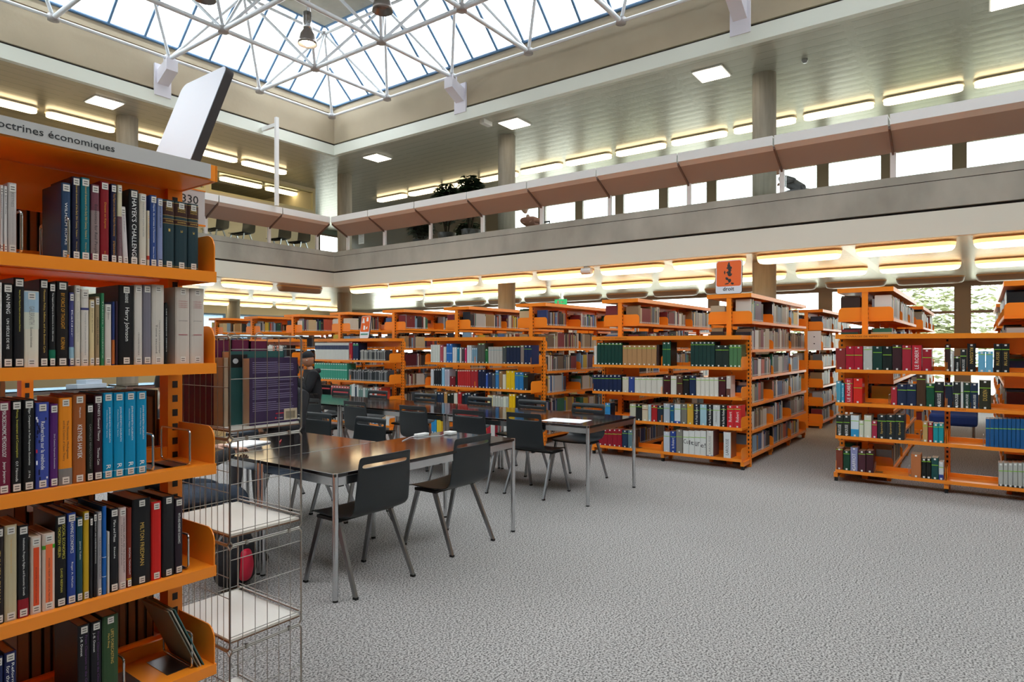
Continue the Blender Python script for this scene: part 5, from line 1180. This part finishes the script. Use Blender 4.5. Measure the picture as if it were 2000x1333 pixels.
# ================================================================ PEOPLE
def head(parent, pos, yaw, skin, hair=None, cap=None, glasses=False, pitch=0, s=1.0):
    "head with face, looking along local -Y before yaw"
    M = Matrix.Translation(pos) @ Matrix.Rotation(yaw, 4, 'Z') @ Matrix.Rotation(pitch, 4, 'X') @ Matrix.Scale(s, 4)
    seg, rg = 24, 18; vs = []; fs = []
    for j in range(rg+1):
        th = PI*j/rg
        for i in range(seg):
            ph = 2*PI*i/seg; x = math.sin(th)*math.cos(ph); y = math.sin(th)*math.sin(ph); z = math.cos(th)
            fx, fy, fz = .076*x, .098*y, .118*z
            if z < 0: fx *= 1-.28*(-z)**1.3; fy *= 1-.12*(-z)
            if y < -.3:       # face relief
                ax = abs(x)
                fy += -.020*math.exp(-(ax/.16)**2-((z+.12)/.16)**2)          # nose
                fy += .010*math.exp(-((ax-.38)/.16)**2-((z-.08)/.10)**2)      # eye sockets
                fy += -.007*math.exp(-(ax/.28)**2-((z+.48)/.09)**2)           # lips
                fy += -.008*math.exp(-(ax/.25)**2-((z+.82)/.14)**2)           # chin
            vs.append(M @ Vector((fx, fy, fz)))
    for j in range(rg):
        for i in range(seg): fs.append((j*seg+i, (j+1)*seg+i, (j+1)*seg+(i+1) % seg, j*seg+(i+1) % seg))
    hb = MB().add(vs, fs, smooth=True)
    ho = hb.build('head', skin, parent)
    def sub(name, m, mb):
        mb.v = [tuple(M @ Vector(v)) for v in mb.v]; return mb.build(name, m, ho)
    for sx_ in (-1, 1):
        sub('ear', skin, MB().ball((sx_*.077, .008, -.008), .022, 8, 6, sc=(.4, .8, 1.3)))
        sub('eye', mat('eye_white', '#E4E0DA', rough=.3), MB().ball((sx_*.030, -.083, .012), .011, 8, 6, sc=(1.2, .6, .7)).ball((sx_*.030, -.0885, .012), .005, 6, 5))
        sub('eyebrow', HAIR, MB().box((sx_*.030-.016, -.096, .030), (sx_*.030+.016, -.084, .035)))
    sub('mouth', mat('lip', '#8A4A40', rough=.5), MB().box((-.022, -.096, -.059), (.022, -.085, -.053)))
    if hair:
        b = MB(); rows = []
        for j in range(9):
            th = PI*.62*j/8
            for i in range(20):
                ph = 2*PI*i/20; x = math.sin(th)*math.cos(ph); y = math.sin(th)*math.sin(ph); z = math.cos(th)
                if y < -.2 and z < .42: z = .42; 
                rows.append((.084*x, .106*y+.004, .126*z+.002))
        f = [(j*20+i, (j+1)*20+i, (j+1)*20+(i+1) % 20, j*20+(i+1) % 20) for j in range(8) for i in range(20)]
        sub('hair', hair, b.add(rows, f, smooth=True))
    if cap:
        rows = []
        for j in range(9):
            th = PI*.47*j/8
            for i in range(20):
                ph = 2*PI*i/20
                rows.append((.088*math.sin(th)*math.cos(ph), .110*math.sin(th)*math.sin(ph)+.004, .118*math.cos(th)+.026))
        f = [(j*20+i, (j+1)*20+i, (j+1)*20+(i+1) % 20, j*20+(i+1) % 20) for j in range(8) for i in range(20)]
        sub('cap', cap, MB().add(rows, f, smooth=True))
    if glasses:
        b = MB()
        for sx_ in (-1, 1):
            b.path([(sx_*.032+.022*math.cos(a), -.104, .010+.016*math.sin(a)) for a in [i*PI/5 for i in range(11)]], .0014, 5); b.tube((sx_*.053, -.104, .014), (sx_*.078, .0, .012), .0014, 5)
        b.tube((-.01, -.104, .012), (.01, -.104, .012), .0014, 5); sub('glasses', STEEL, b)
        sub('earbud', WHITE, MB().ball((.086, -.002, -.008), .008, 8, 6)); sub('earbud', WHITE, MB().ball((-.086, -.002, -.008), .008, 8, 6))
    return ho
def hand(parent, wrist, fwd, up, skin, side=1, grip=.5):
    "palm with four unequal bent fingers and a thumb, one skinned mesh"
    W = Vector(wrist); f = Vector(fwd).normalized(); u = Vector(up).normalized(); r = f.cross(u).normalized()*side
    vs = [W, W+f*.04, W+f*.075]; ed = [(0, 1), (1, 2)]; rad = [(.024, .018), (.034, .016), (.034, .014)]
    for k, (off, ln) in enumerate(((-.03, .062), (-.01, .072), (.010, .068), (.029, .052))):
        base = W+f*.078+r*off; d1 = (f-u*grip*.6).normalized(); d2 = (f-u*grip*2).normalized()
        n = len(vs); vs += [base, base+d1*ln*.45, base+d1*ln*.45+d2*ln*.55]; ed += [(2, n), (n, n+1), (n+1, n+2)]; rad += [.0095, .0088, .0072]
    n = len(vs); vs += [W+f*.025-r*.036, W+f*.055-r*.055-u*.01, W+f*.078-r*.052-u*.02]; ed += [(0, n), (n, n+1), (n+1, n+2)]; rad += [.012, .010, .008]
    return soft('hand', skin, parent, vs, ed, rad, sub=1)
def seated(name, loc, rz, lab, top, legs, skin, lean=.05, armL=None, armR=None, headyaw=0, hair=HAIR, cap=None, glasses=False, seat=.45, headpitch=.15, shoe=SHOE, knee=.46, splay=.10, bulk=1.0):
    "seated figure facing local +Y; origin on the floor below the hips"
    t = empty(name, loc, rz); tag(t, lab, 'person')
    hip = Vector((0, 0, seat+.10)); ch = hip+Vector((0, math.sin(lean)*.30, math.cos(lean)*.30)); nk = ch+Vector((0, math.sin(lean)*.20, math.cos(lean)*.20))
    sh = {s: nk+Vector((s*.165*bulk, 0, -.035)) for s in (-1, 1)}
    arms = {}
    for s, a in ((-1, armL), (1, armR)):
        e, w_ = a if a else (Vector((s*.24, .12, seat+.30)), Vector((s*.14, .36, seat+.30)))
        arms[s] = (Vector(e), Vector(w_))
    # torso and arms: one continuous garment surface
    vs = [hip, hip+(ch-hip)*.5, ch, nk-Vector((0, 0, .03)), nk+Vector((0, .01, .03))]; ed = [(0, 1), (1, 2), (2, 3), (3, 4)]; rad = [(.165*bulk, .125*bulk), (.150*bulk, .115*bulk), (.175*bulk, .12*bulk), (.12*bulk, .085*bulk), (.062, .062)]
    for s in (-1, 1):
        n = len(vs); e, w_ = arms[s]
        vs += [sh[s], sh[s]+(e-sh[s])*.5, e, e+(w_-e)*.55, w_]; ed += [(3, n), (n, n+1), (n+1, n+2), (n+2, n+3), (n+3, n+4)]; rad += [.068*bulk, .058*bulk, .052*bulk, .046*bulk, .038]
    soft('top', top, t, vs, ed, rad)
    # body under the clothes: neck and legs
    soft('body', skin, t, [hip, ch, nk, nk+Vector((0, .02, .10))], [(0, 1), (1, 2), (2, 3)], [(.12, .09), (.12, .09), (.055, .055), (.05, .052)])
    vs = [hip-Vector((0, 0, .01))]; ed = []; rad = [(.15, .12)]
    for s in (-1, 1):
        n = len(vs); k = Vector((s*(.10+splay*.6), knee, seat+.045)); an = Vector((s*(.10+splay), knee+.0, .09))
        vs += [Vector((s*.09, .06, seat+.08)), Vector((s*.12, knee*.5, seat+.075)), k, (k+an)/2+Vector((0, .0, 0)), an]; ed += [(0, n), (n, n+1), (n+1, n+2), (n+2, n+3), (n+3, n+4)]; rad += [.088, .080, .064, .058, .052]
        soft('shoe', shoe, t, [an+Vector((0, -.05, -.045)), an+Vector((0, .03, -.045)), an+Vector((0, .12, -.052)), an+Vector((0, .18, -.058))], [(0, 1), (1, 2), (2, 3)], [(.04, .04), (.045, .042), (.045, .035), (.036, .028)])
    soft('trousers', legs, t, vs, ed, rad)
    hp = nk+Vector((0, .035+math.sin(lean)*.12, .20))
    head(t, hp, PI+headyaw, skin, None if cap else hair, cap, glasses, headpitch)
    for s in (-1, 1):
        e, w_ = arms[s]; hand(t, w_, w_-e, (0, 0, 1), skin, side=s, grip=.7)
    return t, hp, arms
# person with the cap, far side of the long row, turned to the left
t, hp, arms = seated('person', (6.60, 8.84, 0), PI/2-.45, 'person in black hoodie, cap and glasses, seated at the far end of the long table', CLB, CLJ, SKD, lean=.12,
                     armL=((-.26, .16, .74), (-.12, .34, .98)), armR=((.27, .14, .76), (.16, .42, .79)), headyaw=-.35, cap=CLB, glasses=True, bulk=1.28)
MB().prism([(-.005, 0), (.03, .005), (.028, .014), (.0, .01)], 1, .0, .003).prism([(.03, .014), (.045, .02), (.04, .034), (.028, .026)], 1, .0, .003).build('white_logo', INKW, t, (.045, .158, .93), (-.12, 0, .2))
soft('hood', CLB, t, [(-.085, .0, 1.05), (0, -.075, 1.065), (.085, .0, 1.05)], [(0, 1), (1, 2)], [.035, .05, .035])
# person in black on the chair behind the nearest table
seated('person', (3.66, 5.24, 0), PI/2, 'person in black coat and grey trousers behind the tower, mostly hidden', CLB, CLG, SKL, lean=.02, armL=((-.27, .12, .72), (-.16, .36, .775)), armR=((.27, .12, .72), (.14, .38, .775)))
seated('person', (1.93, 4.15, 0), -PI/2, 'person in dark top and blue grey jeans seated behind the wire tower', CLB, CLJ, SKL, lean=.1, armL=((-.25, .14, .74), (-.14, .42, .775)), armR=((.26, .14, .74), (.14, .42, .775)), shoe=RUBBER)
# two people bending over desks up on the right gallery
seated('person', (13.0, 8.73, ZF), PI/2, 'person in dusty pink top bending low on the upper right gallery', CLP, CLM, SKL, lean=1.0, seat=.42, headpitch=.5)
seated('person', (13.3, 2.75, ZF), 0, 'blurred person in grey bending on the upper right gallery by the bright windows', CLM, CLM, SKL, lean=.9, seat=.62, headpitch=.5)
chair(13.0, 8.73, PI/2, 'black chair under the person in pink on the upper gallery', 'chairs on the upper right gallery', ZF)
t = empty('stool', (13.3, 2.75, ZF)); tag(t, 'stool under the grey person on the upper right gallery', 'stool'); MB().tube((0, 0, .55), (0, 0, .585), .17, 20).build('seat', RUBBER, t)
for k in range(4): MB().tube((.1*math.cos(PI/2*k), .1*math.sin(PI/2*k), .55), (.17*math.cos(PI/2*k), .17*math.sin(PI/2*k), 0), .012, 8).build('leg', STEEL, t)
# ================================================================ PLANTS
LEAF = mat('dark_green_leaf', '#2C4428', rough=.45); BARK = mat('brown_bark', '#4A3A2C', rough=.9); POT = mat('dark_planter', '#3A3634', rough=.5)
def leafy(n, fc, sc_, seed, size=.09):
    r = random.Random(seed); b = MB()
    for k in range(n):
        u = r.uniform(0, 2*PI); v = math.acos(r.uniform(-1, 1)); q = r.random()**.4
        c = Vector((fc[0]+sc_[0]*q*math.sin(v)*math.cos(u), fc[1]+sc_[1]*q*math.sin(v)*math.sin(u), fc[2]+sc_[2]*q*math.cos(v)))
        for m in range(5):
            a = 2*PI*m/5+r.random(); d = Vector((math.cos(a), math.sin(a), -.45+.3*r.random())).normalized(); s = d.cross(Vector((0, 0, 1))).normalized()*size*.27
            L = size*r.uniform(.8, 1.3)
            b.add([c, c+d*L*.5+s, c+d*L, c+d*L*.5-s], [(0, 1, 2, 3)])
    return b
def plant(x, y, z, h, n, seed, lab):
    t = empty('potted_plant', (x, y, z)); tag(t, lab, 'plant', 'tall potted plants on the gallery')
    MB().lathe([(0, 0), (.17, 0), (.21, .32), (.19, .32), (.18, .29), (0, .29)], n=20).build('planter', POT, t)
    b = MB(); r = random.Random(seed)
    for k in range(5):
        a = 2*PI*k/5; b.path([(.03*math.cos(a), .03*math.sin(a), .28), (.1*math.cos(a), .1*math.sin(a), h*.5), (.2*math.cos(a+.4), .2*math.sin(a+.4), h*.85)], .012, 6)
    b.build('stem', BARK, t)
    leafy(n, (0, 0, h*.70), (.30, .33, h*.34), seed, .12).build('foliage', LEAF, t)
plant(10.95, 9.85, ZF, 1.42, 480, 1, 'leafy potted plant rising above the balustrade, left of the middle column')
plant(10.95, 9.15, ZF, 1.52, 480, 2, 'taller leafy potted plant above the balustrade, right of its twin')
plant(11.3, 11.0, ZF, 1.0, 420, 3, 'low leafy potted plant seen under the balustrade near the atrium corner')
plant(12.6, 10.6, ZF, .95, 420, 4, 'low leafy potted plant further back on the right gallery')
# ================================================================ SMALL FIXTURES
t = empty('exit_sign', (15.7, 9.75, 2.72)); tag(t, 'green emergency exit sign hanging in front of the far windows', 'exit sign')
MB().box((-.012, -.20, -.08), (.012, .20, .08)).build('panel', mat('exit_green', '#1E8A50', emit=('#28A060', .8)), t); MB().tube((0, 0, .08), (0, 0, .28), .008, 6).build('rod', STEEL, t)
MB().prism([(.05, -.05), (.12, -.05), (.12, .05), (.05, .05)], 0, -.014, -.012).prism([(-.12, -.01), (-.04, -.01), (-.04, -.04), (.01, 0), (-.04, .04), (-.04, .01), (-.12, .01)], 0, -.014, -.012).build('pictogram', INKW, t)
t = empty('security_camera', (10.46, 5.93, 2.947)); tag(t, 'small white cylindrical camera under the bulkhead', 'camera')
MB().box((-.05, -.04, -.02), (.05, .04, 0)).build('mount', STEEL, t); MB().tube((0, -.10, -.085), (0, .10, -.085), .062, 20).build('housing', WHITE, t); MB().tube((0, .1, -.085), (0, .112, -.085), .045, 16).build('lens', RUBBER, t)
t = empty('notice', (10.46, 12.2, 3.95)); tag(t, 'white printed notice stuck to the balustrade glass near the atrium corner', 'notice')
MB().box((0, -.1, 0), (.002, .1, .28)).build('sheet', PAPER, t)
b = MB()
for k in range(7): b.box((-.001, -.075, .05+.03*k), (0, .07, .056+.03*k))
b.build('text_line', mat('grey_ink', '#8C8A88'), t)
tag(MB().box((-.14, -.06, -.09), (.14, .06, 0)).build('emergency_light', WHITE, None, (10.75, 8.55, ZU)), 'small white emergency light box on the upper ceiling near the middle column', 'emergency light')
t = empty('smoke_detector', (11.6, 2.4, ZU)); tag(t, 'small round grey detector on the upper ceiling right of the thick column', 'smoke detector'); MB().lathe([(.05, 0), (.05, -.03), (.03, -.06), (0, -.06)], n=16).build('body', STEEL, t)
# desk and clutter glimpsed through the nearest bookcase
t = table(3.3, 5.05, 12.4, 13.15, 'dark desk far left, glimpsed between the shelves of the nearest bookcase')
tag(MB().box((-.3, -.15, 0), (.25, .12, .06)).box((-.1, -.1, .06), (.2, .14, .13)).build('paper_stack', mat('pale_blue_paper', '#C8D6E4', rough=.7), None, (4.75, 12.8, .7405), (0, 0, .3)), 'pale blue heap of papers on the far left desk', 'papers')
t = table(5.3, 7.05, 12.6, 13.35, 'dark desk further right, glimpsed between the shelves of the nearest bookcase')
soft('white_bag', mat('white_bag_cloth', '#DAD8D2', rough=.8), None, [(6.0, 12.95, .80), (6.2, 12.95, .82), (6.4, 13.0, .80)], [(0, 1), (1, 2)], [(.06, .1), (.08, .12), (.06, .1)])
tag(bpy.data.objects['white_bag'], 'soft white bag lying on the far desk', 'bag')
# blue chairs seen through the right reference case
def armchair(x, y, rz, lab):
    t = empty('armchair', (x, y, 0), rz); tag(t, lab, 'armchair', 'blue armchairs by the windows'); BL = mat('blue_fabric', '#24489A', rough=.8)
    MB().box((-.3, -.28, .28), (.3, .3, .45)).build('seat', BL, t, bevel=.04); MB().box((-.3, -.36, .28), (.3, -.24, .85)).build('backrest', BL, t, bevel=.04)
    for sx_ in (-1, 1):
        for sy_ in (-1, 1): MB().tube((sx_*.25, sy_*.25, 0), (sx_*.25, sy_*.25, .3), .015, 8).build('leg', STEEL, t)
armchair(11.85, .35, PI/2, 'blue armchair in the aisle, seen through the left bay of the right reference case')
armchair(11.85, -.5, PI/2, 'blue armchair in the aisle, seen through the right bay of the right reference case')
# trees and building outside
def tree(x, y, h, r_, seed, lab, leaf):
    t = empty('tree', (x, y, -1.0)); tag(t, lab, 'tree', 'trees outside the right windows')
    MB().tube((0, 0, 0), (0, 0, h*.7), .14, 8, .07).build('trunk', BARK, t); leafy(700, (0, 0, h*.62), (r_, r_, h*.4), seed, .34).build('crown', leaf, t)
TL = mat('glare_paled_leaf', '#B4B896', rough=.7)  # leaf colour paled to carry the bleaching glare outside
for k, (x, y, h, r_) in enumerate(((27, 1.5, 5.5, 2.6), (29, -3.5, 6, 2.8), (31, 8.0, 4.6, 2.4), (31, 15, 4.2, 2.6))):
    tree(x, y, h, r_, 30+k, 'pale leafy tree outside the lower windows, %s' % ('beyond the right reference case', 'at the far right', 'beyond the law sign bookcase', 'beyond the middle bookcases')[k], TL)
bl = empty('office_building', (14, 38, -1)); tag(bl, 'blue grey building outside the far left windows', 'building')
MB().box((-30, 0, 0), (14, 8, 12)).build('wall', mat('blue_grey_facade', '#7D93A8', rough=.6), bl)
for k in range(4): MB().box((-30, -.06, 1.4+2.9*k), (14, -.01, 3.0+2.9*k)).build('window_band', mat('dark_blue_glass', '#3A5468', rough=.1), bl)

for k_, v_ in LABELS.items():
    if v_ > 1: print('DUP', v_, k_)
